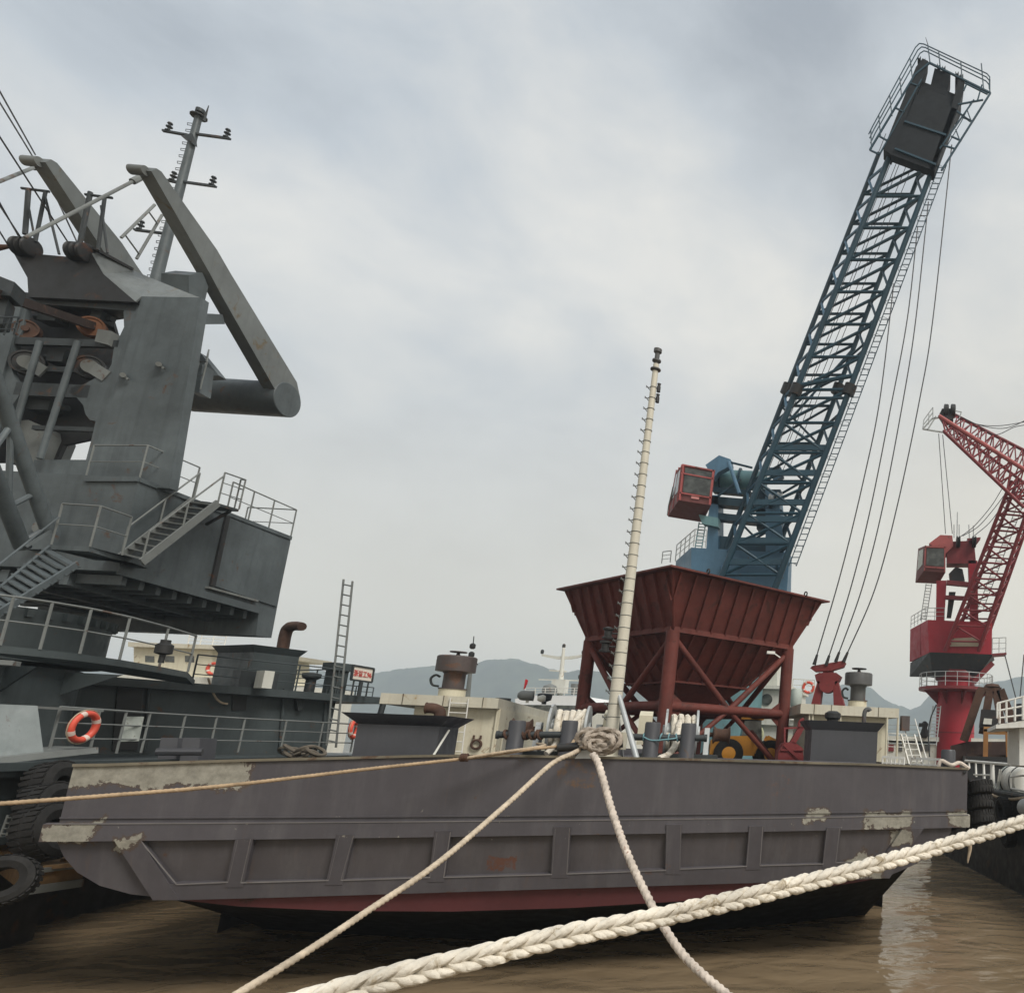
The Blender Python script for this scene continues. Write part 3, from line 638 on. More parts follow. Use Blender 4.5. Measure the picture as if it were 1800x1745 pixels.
# ------------------------------------------------------------------ grey revolving crane on the ship
K0 = U(245, 840, 19.5)
crane = thing('grey_revolving_crane', 'massive grey crane tower with machinery house and rocker arms on the work ship', 'crane', V((pc.x, pc.y, pzw+1.35)))
def FP(px, py, s=0.0): return PL(px, py, K0+d_*s, d_)       # plane square to the ship, s metres behind the house front
def SP(px, py, s=0.0): return PL(px, py, K0+c_*s, c_)       # plane along the ship, s metres outboard of the house side
m = MB(); m.prism([SP(245, 840), SP(512, 944), SP(496, 1020), SP(477, 1121), SP(450, 1117), SP(455, 1074), SP(208, 1004)], -c_*6.5); part(m, 'machinery_house', MGL if False else MG, crane)
m = MB(); m.prism([SP(401, 910, 0.002), SP(508, 952, 0.002), SP(484, 1066, 0.002), SP(376, 1030, 0.002)], c_*0.05); part(m, 'house_panel', MG, crane)
m = MB(); m.prism([SP(395, 905, 0.003), SP(402, 907, 0.003), SP(375, 1031, 0.003), SP(367, 1029, 0.003)], c_*0.06); part(m, 'door_slot', MBK, crane)
m = MB(); m.bar(SP(364, 1032, 0.06), SP(451, 1056, 0.06), 0.12, 0.06); part(m, 'ledge', MGR, crane)
m = MB(); m.bar(SP(208, 1002, 0.03), SP(455, 1072, 0.03), 0.06, 0.22)
m.bar(FP(150, 842, -0.03), FP(243, 842, -0.03), 0.06, 0.14); m.bar(SP(245, 843, 0.02), SP(512, 946, 0.02), 0.05, 0.12)
part(m, 'edge_trim', MG, crane)
m = MB()
e0, e1 = SP(215, 1008), SP(452, 1076)
for i in range(9):
    p = lerp(e0, e1, (i+0.5)/9); m.bar(p-c_*0.15-Z*0.14, p-c_*6.3-Z*0.14, 0.14, 0.26)
for k in (1.4, 2.9, 4.6): m.bar(e0-c_*k-Z*0.2, e1-c_*k-Z*0.2, 0.2, 0.34)
part(m, 'floor_beams', MG, crane)
# tower legs and fascia
m = MB(); m.prism([FP(249, 521, .5), FP(354, 523, .5), FP(298, 858, .5), FP(156, 850, .5)], d_*0.26); part(m, 'tower_leg', MG, crane)
m = MB(); m.prism([FP(-30, 521, .5), FP(42, 521, .5), FP(-50, 858, .5), FP(-140, 850, .5)], d_*0.26); part(m, 'tower_leg', MG, crane)
m = MB(); web = [(231, 530), (217, 548), (218, 575), (207, 598), (200, 612), (196, 640), (186, 658), (172, 662), (148, 675), (124, 682), (122, 690), (136, 700), (146, 712), (150, 728), (158, 738), (168, 740), (160, 775), (142, 842), (158, 850), (249, 521)]
m.prism([FP(x, y, .56) for x, y in web], d_*0.12); part(m, 'tower_web', MG, crane)
m = MB(); web = [(30, 530), (46, 545), (40, 580), (24, 605), (18, 640), (26, 665), (40, 684), (30, 700), (6, 735), (-10, 790), (-30, 842), (-60, 850), (20, 521)]
m.prism([FP(x, y, .56) for x, y in web], d_*0.12); part(m, 'tower_web', MG, crane)
for a, c, h in (((32, 524), (244, 540), 0.34), ((28, 600), (212, 606), 0.22), ((30, 684), (160, 690), 0.4), ((40, 648), (150, 652), 0.16), ((60, 752), (168, 756), 0.12)):
    m = MB(); m.bar(FP(*a, .62), FP(*c, .62), 0.12, h); part(m, 'cross_beam', MGD, crane)  # darker than the tower to paint in the shade of the recess
m = MB(); m.prism([FP(-60, 528, 1.3), FP(226, 530, 1.3), FP(222, 556, 1.3), FP(196, 560, 1.3), FP(205, 590, 1.3), FP(168, 770, 1.3), FP(112, 782, 1.3), FP(98, 812, 1.3), FP(-90, 812, 1.3)], d_*0.1); part(m, 'inner_wall', MBK, crane)  # black sheet stands in for the shade inside the tower openings
m = MB(); m.prism([FP(60, 808, .6), FP(176, 808, .6), FP(160, 848, .6), FP(50, 848, .6)], d_*0.3); m.prism([FP(-20, 848, .55), FP(160, 850, .55), FP(140, 905, .55), FP(-40, 905, .55)], d_*0.2); part(m, 'lower_plating', MG, crane)
m = MB(); m.prism([FP(20, 740, .9), FP(50, 738, .9), FP(80, 752, .9), FP(82, 765, .9), FP(62, 812, .9), FP(10, 812, .9)], d_*0.8); part(m, 'winch_housing', MGR, crane)
for px, py, r, mt_, nm in ((160, 573, 0.30, MORG, 'rusty_sheave'), (45, 578, 0.28, MRUST, 'rusty_sheave'), (47, 636, 0.36, MBK, 'sheave'), (156, 644, 0.34, MBK, 'sheave')):
    m = MB(); m.lathe(FP(px, py, .62), d_*1-c_*0.55, [(r*.3, -.06), (r*.32, 0), (r*.8, .01), (r*.84, -.02), (r, -.02), (r, 0.04), (r*0.9, 0.08), (r*0.9, 0.14), (r, 0.18), (r, 0.22)], 28); part(m, nm, mt_, crane)
for px, py in ((47, 636), (158, 644)):
    m = MB(); m.tube(FP(px, py, .5), FP(px, py, .6), 0.19, n=18); m.bar(FP(px, py, .55), FP(px+30, py+18, .55), 0.34, 0.05, d_); part(m, 'sheave_bracket', MGR, crane)
m = MB(); m.prism([FP(172, 578, .45), FP(196, 582, .45), FP(190, 606, .45), FP(166, 600, .45)], d_*0.3); part(m, 'bracket_box', MGR, crane)
for a, c in (((70, 600), (28, 745)), ((137, 600), (70, 806))):
    m = MB(); m.tube(FP(*a, .35), FP(*c, .35), .075, n=10); part(m, 'service_pipe', MG, crane)
for k, (px, py, sx_, sy_) in enumerate(((95, 560, .5, .35), (110, 630, .45, .4), (80, 715, .6, .35), (180, 560, .3, .3))):
    m = MB(); o_ = FP(px, py, 1.0); m.cbox(o_, c_*sx_, d_*.4, Z*sy_); m.tube(o_-c_*sx_, o_+c_*sx_, .09, n=8); part(m, 'machinery_block', MGD, crane)
# dark sheave housing on top
m = MB(); m.prism([FP(20, 438, .4), FP(70, 447, .4), FP(126, 452, .4), FP(156, 436, .4), FP(180, 481, .4), FP(239, 531, .4), FP(50, 522, .4), FP(48, 488, .4)], d_*0.9); part(m, 'sheave_housing', MBK, crane)
m = MB(); m.prism([FP(157, 436, .39), FP(180, 481, .39), FP(239, 530, .39)]+[FP(239, 530, .39)+d_*1.0, FP(180, 481, .39)+d_*1.0, FP(157, 436, .39)+d_*1.0], c_*0.06); 
m2 = MB(); m2.prism([FP(181, 481, .42), FP(236, 476, 1.3), FP(330, 516, 1.4), FP(352, 523, .5), FP(249, 521, .5), FP(238, 530, .42)], d_*0.05)
part(m2, 'top_plate', MGL, crane)
m = MB(); m.prism([FP(155, 434, .39), FP(233, 475, 1.2), FP(182, 482, .41)], d_*0.06); part(m, 'housing_side', MGL, crane)
m = MB(); m.bar(FP(163, 436, .38), FP(233, 474, 1.2), 0.1, 0.08); part(m, 'housing_flange', MBK, crane)
for px, py in ((42, 434), (138, 443)):
    m = MB(); cc = FP(px, py, .3)
    for k in range(3): m.lathe(cc+c_*(-0.18+0.16*k), c_, [(0.24, 0), (0.28, 0.02), (0.22, 0.06), (0.28, 0.1), (0.24, 0.12)], 22)
    part(m, 'head_sheave', MBK, crane)
m = MB(); m.tube(FP(-20, 437, .2), FP(18, 433, .3), 0.12, 0.05); part(m, 'rope_socket', MRUST, crane)
# rocker arms with the balance cylinder
KA = U(505, 703, 25.0)
def AP(px, py): return PL(px, py, KA, c_)
arm = [(266, 301), (275, 296), (284, 302), (382, 440), (405, 480), (522, 672), (528, 700), (505, 704), (482, 682), (391, 522), (369, 481)]
sepn = (AP(268, 300)-PL(84, 278, AP(268, 300), d_)).dot(c_)
for k in (0, 1):
    m = MB(); m.prism([AP(x, y)-c_*sepn*k for x, y in arm], -c_*0.4); part(m, 'rocker_arm', MGL, crane)
    m = MB(); t = AP(266, 301)-c_*(sepn*k+0.2)
    m.tube(t-c_*0.36, t+c_*0.05, 0.14, n=14); part(m, 'arm_head', MGR, crane)
m = MB(); m.lathe(KA, -c_, [(0.60, -0.02), (0.62, 0), (0.62, 3.2), (0.5, 3.5), (0.4, 3.55)], 40); part(m, 'balance_cylinder', MG, crane)
m = MB(); m.prism([AP(338, 484)-c_*.1, AP(362, 480)-c_*.1, AP(372, 505)-c_*.1, AP(365, 535)-c_*.1, AP(338, 525)-c_*.1], -c_*0.8); m.bar(AP(352, 562)-c_*0.4, AP(402, 562)-c_*0.4, 0.5, 0.3); part(m, 'arm_pivot', MG, crane)
m = MB(); m.prism([FP(340, 640, 3.5), FP(352, 620, 3.5), FP(385, 660, 3.5), FP(340, 662, 3.5)], d_*0.3); part(m, 'rear_gusset', MG, crane); m = MB(); m.prism([FP(336, 646, 1.3), FP(356, 640, 1.3), FP(350, 690, 1.3), FP(330, 686, 1.3)], d_*0.4); part(m, 'rear_platform', MG, crane)
m = MB(); railing(m, [FP(338, 684, 1.2), FP(352, 684, 1.2), FP(356, 660, 2.4)], 0.9, 1, 0.02); part(m, 'rear_railing', MGR, crane)
for (a, Ya), (c, Yc) in ((((247, 312), 20.1), ((44, 418), 17.6)), (((66, 292), 19.6), ((-20, 327), 17.5))):
    m = MB(); m.tube(U(*a, Ya), U(*c, Yc), 0.045); m.tube(U(*a, Ya), lerp(U(*a, Ya), U(*c, Yc), 0.08), 0.09); part(m, 'link_rod', MGR, crane)
# posts on the tower head
m = MB()
for a, c, r in (((44, 412), (50, 333), .06), ((62, 425), (80, 337), .045), ((140, 430), (159, 338), .06), ((172, 440), (184, 347), .045), ((46, 340), (62, 425), .025), ((78, 340), (104, 447), .03), ((178, 362), (189, 445), .03)):
    m.tube(FP(*a, .3), FP(*c, .3), r)
for a, c in (((38, 331), (86, 337)), ((150, 342), (197, 348))): m.tube(FP(*a, .3), FP(*c, .3), 0.04)
part(m, 'head_posts', MGD, crane)
# wires to the boom off to the left
for pts in (((-30, 108), (62, 272), 15.0, 19.6), ((-30, 132), (58, 276), 15.0, 19.6), ((-30, 195), (130, 442), 15.0, 20.0), ((-30, 305), (40, 428), 15, 20.0), ((-30, 316), (46, 432), 15, 20.0), ((-30, 360), (20, 440), 15, 20), ((98, 345), (142, 440), 19.8, 20)):
    m = MB(); m.tube(U(*pts[0], pts[2]), U(*pts[1], pts[3]), 0.02, n=5); part(m, 'luffing_wire', MWIRE, crane)
m = MB(); m.bar(U(-40, 505, 16.5), U(160, 572, 19.9), 0.22, 0.22); part(m, 'luffing_beam', mat('brown_black_steel', (.035, .022, .018), .7, .4, rust=.3), crane)
m = MB(); m.prism([U(-40, 470, 17), U(26, 496, 17), U(18, 520, 17), U(-40, 515, 17)], V((-.3, .5, 0))); m.prism([U(-30, 522, 17.1), U(14, 526, 17.1), U(4, 570, 17.1), U(-30, 570, 17.1)], V((-.3, .4, 0))); part(m, 'equipment_box', MGD, crane)
m = MB(); railing(m, [U(-30, 590, 16.4), U(24, 588, 17.5)], 0.5, 2, 0.02, sp=0.5); part(m, 'side_guard', MGD, crane)
# boom foot: two heavy tubes with lacing
m = MB(); A_ = lin(U(-62, 520, 15.2), U(86, 935, 18.2)); B_ = lin(U(-90, 640, 14.8), U(40, 962, 17.9))
m.tube(A_(0), A_(1), 0.15, n=12); m.tube(B_(0), B_(1), 0.16, n=12); part(m, 'boom_chord', MG, crane)
m = MB()
for a, c in ((0.52, 0.48), (0.52, 0.78), (0.82, 0.76), (0.98, 0.97), (0.3, 0.2), (0.3, 0.46)): m.tube(A_(a), B_(c), 0.06)
m.bar(A_(1.0), B_(1.0), 0.5, 0.08); part(m, 'boom_lacing', MG, crane)
m = MB(); m.prism([FP(72, 905, -.1), FP(92, 905, -.1), FP(96, 935, -.1), FP(88, 965, -.1), FP(44, 965, -.1)], d_*0.4); part(m, 'boom_foot_bracket', MG, crane)
m = MB(); m.tube(FP(76, 928, -.15), FP(76, 928, .1), 0.2, n=16); part(m, 'foot_pin', MGR, crane)
# access stairs and platforms
zp = U(158, 961, 18.2).z; pa, pb, pcn = PZ(90, 957, zp), PZ(158, 961, zp), PZ(262, 992, zp)
m = MB(); m.prism([pa, pb, pcn, pcn-c_*1.0, pb+d_*1.1, pa+d_*1.1], -Z*0.12); part(m, 'platform', MG, crane)
m = MB(); railing(m, [pa, pb, PZ(214, 977, zp)], 1.08, 1, 0.024, sp=1.0); part(m, 'platform_railing', MGR, crane)
ia, ib, oa, ob = SP(212, 979, .15), SP(340, 879, .15), SP(249, 988, .95), SP(383, 884, .95)
m = MB(); stair(m, ia, ib, oa, ob, 11, 0.2, 0.24); part(m, 'stair', MGR, crane)
m = MB()
for a, c in ((ia, ib), (oa, ob)):
    m.tube(a+Z*0.85, c+Z*0.85, 0.022); m.tube(a, a+Z*0.85, 0.022); m.tube(lerp(a, c, .5), lerp(a, c, .5)+Z*0.85, 0.022); m.tube(c, c+Z*0.85, 0.022)
part(m, 'stair_handrail', MGR, crane)
m = MB(); m.prism([ib, ob, SP(420, 895, .95), SP(378, 893, .1)], -Z*0.08); m.bar(SP(405, 898, .9), SP(362, 922, .05), 0.06, 0.06); part(m, 'landing', MGD, crane)
m = MB(); railing(m, [ob, SP(420, 895, .95), SP(412, 893, .1)], 0.95, 2, 0.022, sp=0.9); part(m, 'landing_railing', MGR, crane)
m = MB(); railing(m, [FP(150, 841, .05), FP(245, 841, .05)]+[SP(x, y, -.05) for x, y in ((245, 841), (338, 876))], 0.98, 1, 0.022, sp=1.3); part(m, 'house_top_railing', MGR, crane)
m = MB(); railing(m, [SP(x, y, -.05) for x, y in ((398, 900), (436, 915), (472, 929), (511, 944))]+[SP(511, 944, -.05)-c_*1.6], 1.0, 1, 0.022, sp=1.2); part(m, 'house_rear_railing', MGR, crane)
la, lb, oa2, ob2 = U(-45, 1074, 16.2), U(88, 963, 18.0), U(-22, 1090, 16.0), U(137, 991, 17.9)
m = MB(); stair(m, la, lb, oa2, ob2, 12, 0.16, 0.24); m.tube(la+Z*.8, lb+Z*.8, 0.022); part(m, 'lower_stair', MG, crane)
m = MB()
for px, py in ((216, 659), (279, 640)): m.tube(FP(px, py, .5), FP(px, py, .3), 0.07, n=10); m.bar(FP(px-4, py-2, .4), FP(px+10, py+8, .4), .05, .05)
part(m, 'leg_lug', MGR, crane)

# ------------------------------------------------------------------ signal mast behind the grey crane
mast_b, mast_t = U(267, 520, 28.5), U(349, 206, 28.5)
gm = thing('signal_mast', 'tall grey mast with crossarms, lanterns and climbing steps behind the grey crane', 'mast', mast_b-Z*3)
m = MB(); md = (mast_t-mast_b); m.tube(mast_b-md*0.3, mast_t, 0.23, 0.13, n=14); part(m, 'pole', MG, gm)
m = MB()
for i in range(26):
    p = lerp(mast_b, mast_t, (i+0.5)/27); m.path([p, p-c_*0.32-d_*.05, p-c_*0.34+Z*.1-d_*.05, p+Z*.14], 0.018, 4)
part(m, 'climbing_steps', MGD, gm)
for (ax, ay), (bx, by), (cx_, cy_) in (((286, 230), (331, 238), None or (286, 230)), ((404, 244), (345, 236), (404, 244)), ((379, 328), (322, 320), (379, 328)), ((236, 404), (300, 412), (236, 404)), ((292, 317), (320, 322), (292, 317))):
    p, r_ = U(ax, ay, 28.3), U(bx, by, 28.5); m = MB(); m.bar(r_, p, 0.12, 0.08); part(m, 'crossarm', MGD, gm)
    m = MB(); q = p+(r_-p).normalized()*0.2
    m.lathe(q, Z, [(0.04, 0), (0.12, 0.04), (0.12, 0.07), (0.05, 0.1), (0.05, 0.2), (0.12, 0.23), (0.12, 0.26), (.05, .29), (.05, .36), (.1, .4), (0.08, 0.46), (0.02, 0.48)], 10); part(m, 'lantern', MGD, gm)
m = MB(); m.lathe(mast_t, Z, [(0.3, 0), (0.3, 0.05), (0.08, 0.06), (0.08, 0.22), (0.16, 0.24), (0.16, 0.4), (0.04, 0.45)], 12); part(m, 'masthead_light', MGD, gm)
m = MB(); m.tube(U(358, 213, 28.5), U(367, 186, 28.5), 0.06, 0.015); part(m, 'whip_aerial', MGD, gm)
m = MB(); m.prism([U(318, 239, 28.3), U(334, 248, 28.3), U(338, 252, 28.3), U(336, 234, 28.3)], d_*0.25); part(m, 'horn', MGD, gm)
m = MB()
A_, B_ = lin(U(272, 360, 27.0), U(213, 418, 26.0)), lin(U(285, 378, 28.2), U(240, 455, 27.5))
m.tube(A_(0), A_(1), 0.05); m.tube(B_(0), B_(1), 0.05)
for t in (.2, .9): m.tube(A_(t), B_(t), 0.03)
part(m, 'stay', MGR, gm)

# ------------------------------------------------------------------ tyre fenders and float at the left
def tyre(label, c, ax, Rr, r, group, hang=None):
    t = thing('tyre_fender', label, 'tyre fender', c, 0, group)
    ax = V(ax).normalized()
    m = MB(); m.lathe(c, ax, [(Rr-1.15*r, -0.75*r), (Rr-0.5*r, -r), (Rr, -0.8*r), (Rr+0.12*r, -0.3*r), (Rr+0.12*r, 0.3*r), (Rr, 0.8*r), (Rr-0.5*r, r), (Rr-1.15*r, 0.75*r), (Rr-1.2*r, 0.3*r), (Rr-1.2*r, -0.3*r), (Rr-1.15*r, -0.75*r)], 32)
    m.f = m.f[:-2]; m.sm = m.sm[:-2]; part(m, 'carcass', MRUB, t)
    m = MB(); u, v = perp(ax)
    for k in range(26):
        a = 2*math.pi*k/26; e_ = u*math.cos(a)+v*math.sin(a); f_ = e_.cross(ax)
        for s in (-1, 1): m.cbox(c+e_*(Rr+0.13*r)+ax*s*0.45*r, e_*0.1*r, (f_+ax*0.35*s)*0.16*Rr, ax*0.62*r)
    part(m, 'tread', MRUB, t)
    if hang:
        m = MB(); m.tube(c+Z*(Rr-0.2*r), hang, 0.03, n=6); part(m, 'hanging_rope', MROPT, t)
    return t
tyre('large worn tyre with visible hollow at the bottom left beside the timber float', U(8, 1546, 13.2), V((0.6, -1, 0.3)), 0.38, 0.16, 'tyre fenders')
for px, py, Y, lb in ((95, 1385, 15.6, 'upper dark tyre wedged between the grey ship and the barge corner'), (86, 1425, 15.0, 'middle dark tyre wedged between the grey ship and the barge corner'), (80, 1462, 14.8, 'lowest dark tyre wedged between the grey ship and the barge corner')):
    tyre(lb, U(px, py, Y), V((1, 0.25, 0.25)), 0.5, 0.24, 'tyre fenders')
tf = thing('timber_float', 'brown debris-covered timber float between the ship and the barge', 'float', U(80, 1500, 15.0))
m = MB(); fz = PZ(60, 1527, 0.4)
f0, f1, f2, f3 = PZ(-20, 1494, 1.7), PZ(150, 1478, 1.7), PZ(150, 1522, 1.7), PZ(40, 1536, 1.7)
m.prism([f0, f1, f2, f3], -Z*.25); part(m, 'deck', MWOOD, tf)
m = MB(); m.prism([p-Z*.252+q for p, q in ((f0, sb*.5), (f1, sb*.5), (f2, sb*3), (f3, sb*3.6))], -Z*2.6); part(m, 'pontoon', MBK, tf)
m = MB(); m.bar(f3+Z*0.03, f2+Z*0.03, 0.1, 0.08); m.bar(f3-Z*.3, f2-Z*.3, 0.1, 0.14); part(m, 'edge_beam', MGR, tf)
m = MB()
for i in range(16):
    p = lerp(lerp(f0, f1, random.random()), lerp(f3, f2, random.random()), random.random()); a = random.random()*6; m.bar(p+Z*0.06, p+V((math.cos(a), math.sin(a), 0.08))*random.uniform(.2, .6)+Z*0.06, random.uniform(.05, .14), 0.07)
part(m, 'debris', MWOOD, tf)
m = MB(); ladder(m, U(0, 1470, 14.6), U(14, 1432, 14.6), V((0.12, 0, 0)), 4, .02); part(m, 'boarding_ladder', MGR, ship)
#=====PART3=====
# ------------------------------------------------------------------ things on the barge deck
def foot(px, Y): return on_deck(px, Y)
def BPL(px, py, base): return PL(px, py, base, q_)      # on the plane across the barge through a foot point
# deckhouses -------------------------------------------------------
def ventilator(par, base, r, h, mt, cap_h, base_mt):
    m = MB(); m.lathe(base, Z, [(r*1.22, 0), (r*1.22, 0.32*h*0.6)], 20); part(m, 'vent_base', base_mt, par)
    m = MB(); m.lathe(base+Z*0.19*h, Z, [(r*1.3, 0), (r*1.3, 0.05), (r, 0.055), (r, h*0.36), (r*1.12, h*0.365), (r*1.12, h*0.39), (r*1.05, h*0.395)], 24); part(m, 'vent_trunk', mt, par)
    m = MB(); t = base+Z*h*0.58
    m.lathe(t, Z, [(r*1.1, 0), (r*1.82, 0.03), (r*1.82, cap_h), (r*1.7, cap_h+0.05), (0.1, cap_h+0.07), (0.05, cap_h+0.2), (0.32, cap_h+0.22), (0.32, cap_h+0.26)], 28); cp = part(m, 'vent_cap', mt, par)
    m = MB(); u = -b_; m.path(spline([base+u*r*1.3+Z*h*.25, base+u*r*1.9+Z*h*.28, base+u*r*2.1+Z*h*.42, base+u*r*1.7+Z*h*.5, base+u*r*1.3+Z*h*.46], 4), 0.05, 6); part(m, 'drain_pipe', MGD, par)
def box_bar(bl, wd, dp, z0, h): m = MB(); m.box(V((bl.x, bl.y, z0)), b_*wd, q_*dp, Z*h); return m

YH = 29.5
hl = foot(716, YH); h_t = U(760, 1240, YH).z
hr_ = PL(880, 1250, hl, q_); wl_ = (hr_-hl).dot(b_)
house = thing('deckhouse', 'cream deckhouse with thick flat roof and brown mushroom ventilator', 'deckhouse', hl, BA, 'cream deckhouses on the barge')
zb = hl.z-0.2
part(box_bar(hl, wl_, 14, zb, h_t-zb), 'wall', MCRM, house)
m = MB(); rl = BPL(676, 1224, hl); rr = BPL(882, 1222, hl); wr2 = (rr-rl).dot(b_); fz = (rl.z+rr.z)/2
m.box(V((rl.x, rl.y, h_t-0.01))-q_*0.42, b_*wr2, q_*16, Z*(fz-h_t)); part(m, 'roof', MCRM2, house)
m = MB()
for t in (0.18, 0.52, 0.86): p = V((rl.x, rl.y, h_t))-q_*0.435+b_*wr2*t; m.box(p, b_*0.03, q_*0.01, Z*(fz-h_t))
part(m, 'fascia_seams', MLIP, house)
vb = PL(794, 1222, hl+q_*1.5, q_); vb.z = fz
ventilator(house, vb, 0.40, 1.85, MVENB, 0.62, MCRM)
m = MB(); la = BPL(798, 1228, hl)-q_*0.5; lb = BPL(783, 1345, hl)-q_*0.5; ladder(m, la, lb, b_*0.62, 7, 0.025, 0.02); part(m, 'ladder', MWHT, house)
m = MB(); p = V((hl.x, hl.y, 0))+b_*(wl_-0.1)-q_*0.06; m.tube(p+Z*zb, p+Z*h_t, 0.05); part(m, 'down_pipe', MCRM, house)
m = MB(); q = BPL(838, 1308, hl)-q_*0.1; m.torus(q, q_, 0.17, 0.05, 18, 6, 1.0); m.tube(q+Z*.2-b_*.12, q+Z*.36-b_*.12, 0.04); m.tube(q+Z*.2+b_*.12, q+Z*.36+b_*.12, 0.04); part(m, 'hose_bracket', MRUST, house)
side = V((hl.x, hl.y, 0))+b_*wl_
m = MB(); 
for w0 in (0.9, 1.75): m.tube(side+q_*w0+b_*.03+Z*zb, side+q_*w0+b_*.03+Z*(zb+1.7), 0.03)
m.box(side+q_*0.95+b_*0.005+Z*(zb+.1), q_*0.75, b_*0.03, Z*1.6); part(m, 'door', MCRM2, house)
m = MB(); m.tube(V((rl.x, rl.y, fz))+b_*wr2*.92+q_*2, V((rl.x, rl.y, fz))+b_*wr2*.92+q_*2+Z*.12, 0.3, n=14); m.lathe(V((side.x, side.y, fz))+b_*1.0+q_*3.5, Z, [(.1, 0), (.1, .12), (.28, .2), (.32, .45), (.2, .5)], 14); part(m, 'roof_hatch', MGD, house)

YR = 30.0
gl = foot(1421, YR); g_t = U(1500, 1257, YR).z; gr = PL(1560, 1280, gl, q_); wg = (gr-gl).dot(b_)
house2 = thing('deckhouse', 'cream deckhouse with grey mushroom ventilator behind the charcoal casing', 'deckhouse', gl, BA, 'cream deckhouses on the barge')
zb2 = gl.z-0.3
part(box_bar(gl, wg, 4.5, zb2, g_t-zb2), 'wall', MCRM, house2)
rl = BPL(1405, 1238, gl); rr = BPL(1576, 1244, gl); wr2 = (rr-rl).dot(b_); fz2 = (rl.z+rr.z)/2
m = MB(); m.box(V((rl.x, rl.y, g_t-0.01))-q_*0.4, b_*wr2, q_*5.6, Z*(fz2-g_t)); part(m, 'roof', MCRM2, house2)
m = MB()
for t in (0.13, 0.3, 0.78): p = V((rl.x, rl.y, g_t))-q_*0.412+b_*wr2*t; m.box(p, b_*0.03, q_*0.01, Z*(fz2-g_t))
part(m, 'fascia_seams', MLIP, house2)
vb = PL(1507, 1240, gl+q_*1.6, q_); vb.z = fz2
ventilator(house2, vb, 0.33, 1.72, MVEN, 0.5, MCRM)
m = MB()
for px in (1453, 1473, 1418, 1424): q = BPL(px, 1300, gl)-q_*0.3; m.tube(V((q.x, q.y, zb2)), V((q.x, q.y, g_t)), 0.03)
part(m, 'front_pipes', MCRM, house2)
for px, nm in ((1554, 'corner_post'), (1573, 'corner_post')):
    m = MB(); q = BPL(px, 1300, gl)-q_*0.35; m.tube(V((q.x, q.y, zb2)), V((q.x, q.y, g_t)), 0.045); part(m, nm, MCRM, house2)
m = MB(); railing(m, [V((gr.x, gr.y, zb2+1.1))+b_*0.05, V((gr.x, gr.y, zb2+1.1))+b_*0.8], 0.8, 2, .02, sp=.4); part(m, 'side_railing', MWHT, house2)
m = MB(); q = V((gr.x, gr.y, zb2))+b_*0.95+q_*0.6; stair(m, q-q_*1.2+Z*0.2, q+q_*0.6+Z*1.9, q-q_*1.2+b_*.6+Z*0.2, q+q_*0.6+b_*.6+Z*1.9, 7, .12, .2)
for k in (0, .6): m.tube(q-q_*1.2+b_*k+Z*.9, q+q_*.6+b_*k+Z*2.6, .025)
part(m, 'stair', MWHT, house2)
m = MB(); q = V((gr.x, gr.y, g_t-0.5))+b_*0.7+q_*.3; m.box(q, b_*.35, q_*.3, Z*.62); part(m, 'stair_head_box', MVENB, house2)

# charcoal vent casings ---------------------------------------------------
def casing(name, label, pl, pr_, py_top, Y, depth, lip, group):
    p, q = foot(pl, Y), None
    q = PL(pr_, 1330, p, q_); zt = PL((pl+pr_)/2, py_top, p, q_).z
    t = thing(name, label, 'casing', p, BA, group)
    part(flared_box(p, q, p.z-0.1, zt, depth, lip), 'body', MCAS, t); return t, p, q, zt
t1, p, q, zt = casing('vent_casing', 'wide charcoal casing with flared top and rusty elbow vent on the barge', 620, 764, 1255, 20.6, 2.0, 0.32, 'charcoal casings on the barge')
m = MB(); e_ = lerp(p, q, 0.86); e_.z = zt; e_ += q_*0.9
m.path(spline([e_-Z*.05, e_+Z*0.1, e_+Z*0.19-b_*.06, e_+Z*.24-b_*.2, e_+Z*.24-b_*.36], 5), 0.15, 14, cap=False); m.torus(e_+Z*.24-b_*.37, b_, 0.15, 0.02, 18, 6); part(m, 'elbow_vent', MRUST, t1)
m = MB(); m.tube(e_+Z*.24-b_*.2, e_+Z*.24-b_*.35, 0.13, n=14); part(m, 'vent_mouth', MBK, t1)
m = MB(); q2 = q+b_*0.02; m.tube(q2-q_*0.25+Z*.02, q2+q_*.5+b_*.1+Z*.75, 0.03); part(m, 'prop_rod', MSHIP, t1)
t2, p, q, zt = casing('vent_casing', 'smaller charcoal casing with two black vents in front of the right-hand deckhouse', 1425, 1541, 1268, 25.5, 1.4, 0.2, 'charcoal casings on the barge')
m = MB(); e_ = lerp(p, q, 0.34); e_.z = zt; e_ += q_*.5; m.lathe(e_-Z*.05, Z, [(.2, 0), (.2, .12), (.28, .18), (.28, .34), (.15, .42)], 14); part(m, 'vent', MBK, t2)
m = MB(); e_ = lerp(p, q, 0.82); e_.z = zt; e_ += q_*.4; m.path(spline([e_-Z*.05, e_+Z*.32, e_+Z*.46+b_*.06, e_+Z*.48+b_*.16, e_+Z*.42+b_*.2], 4), 0.08, 10); part(m, 'gooseneck_vent', MVEN, t2)

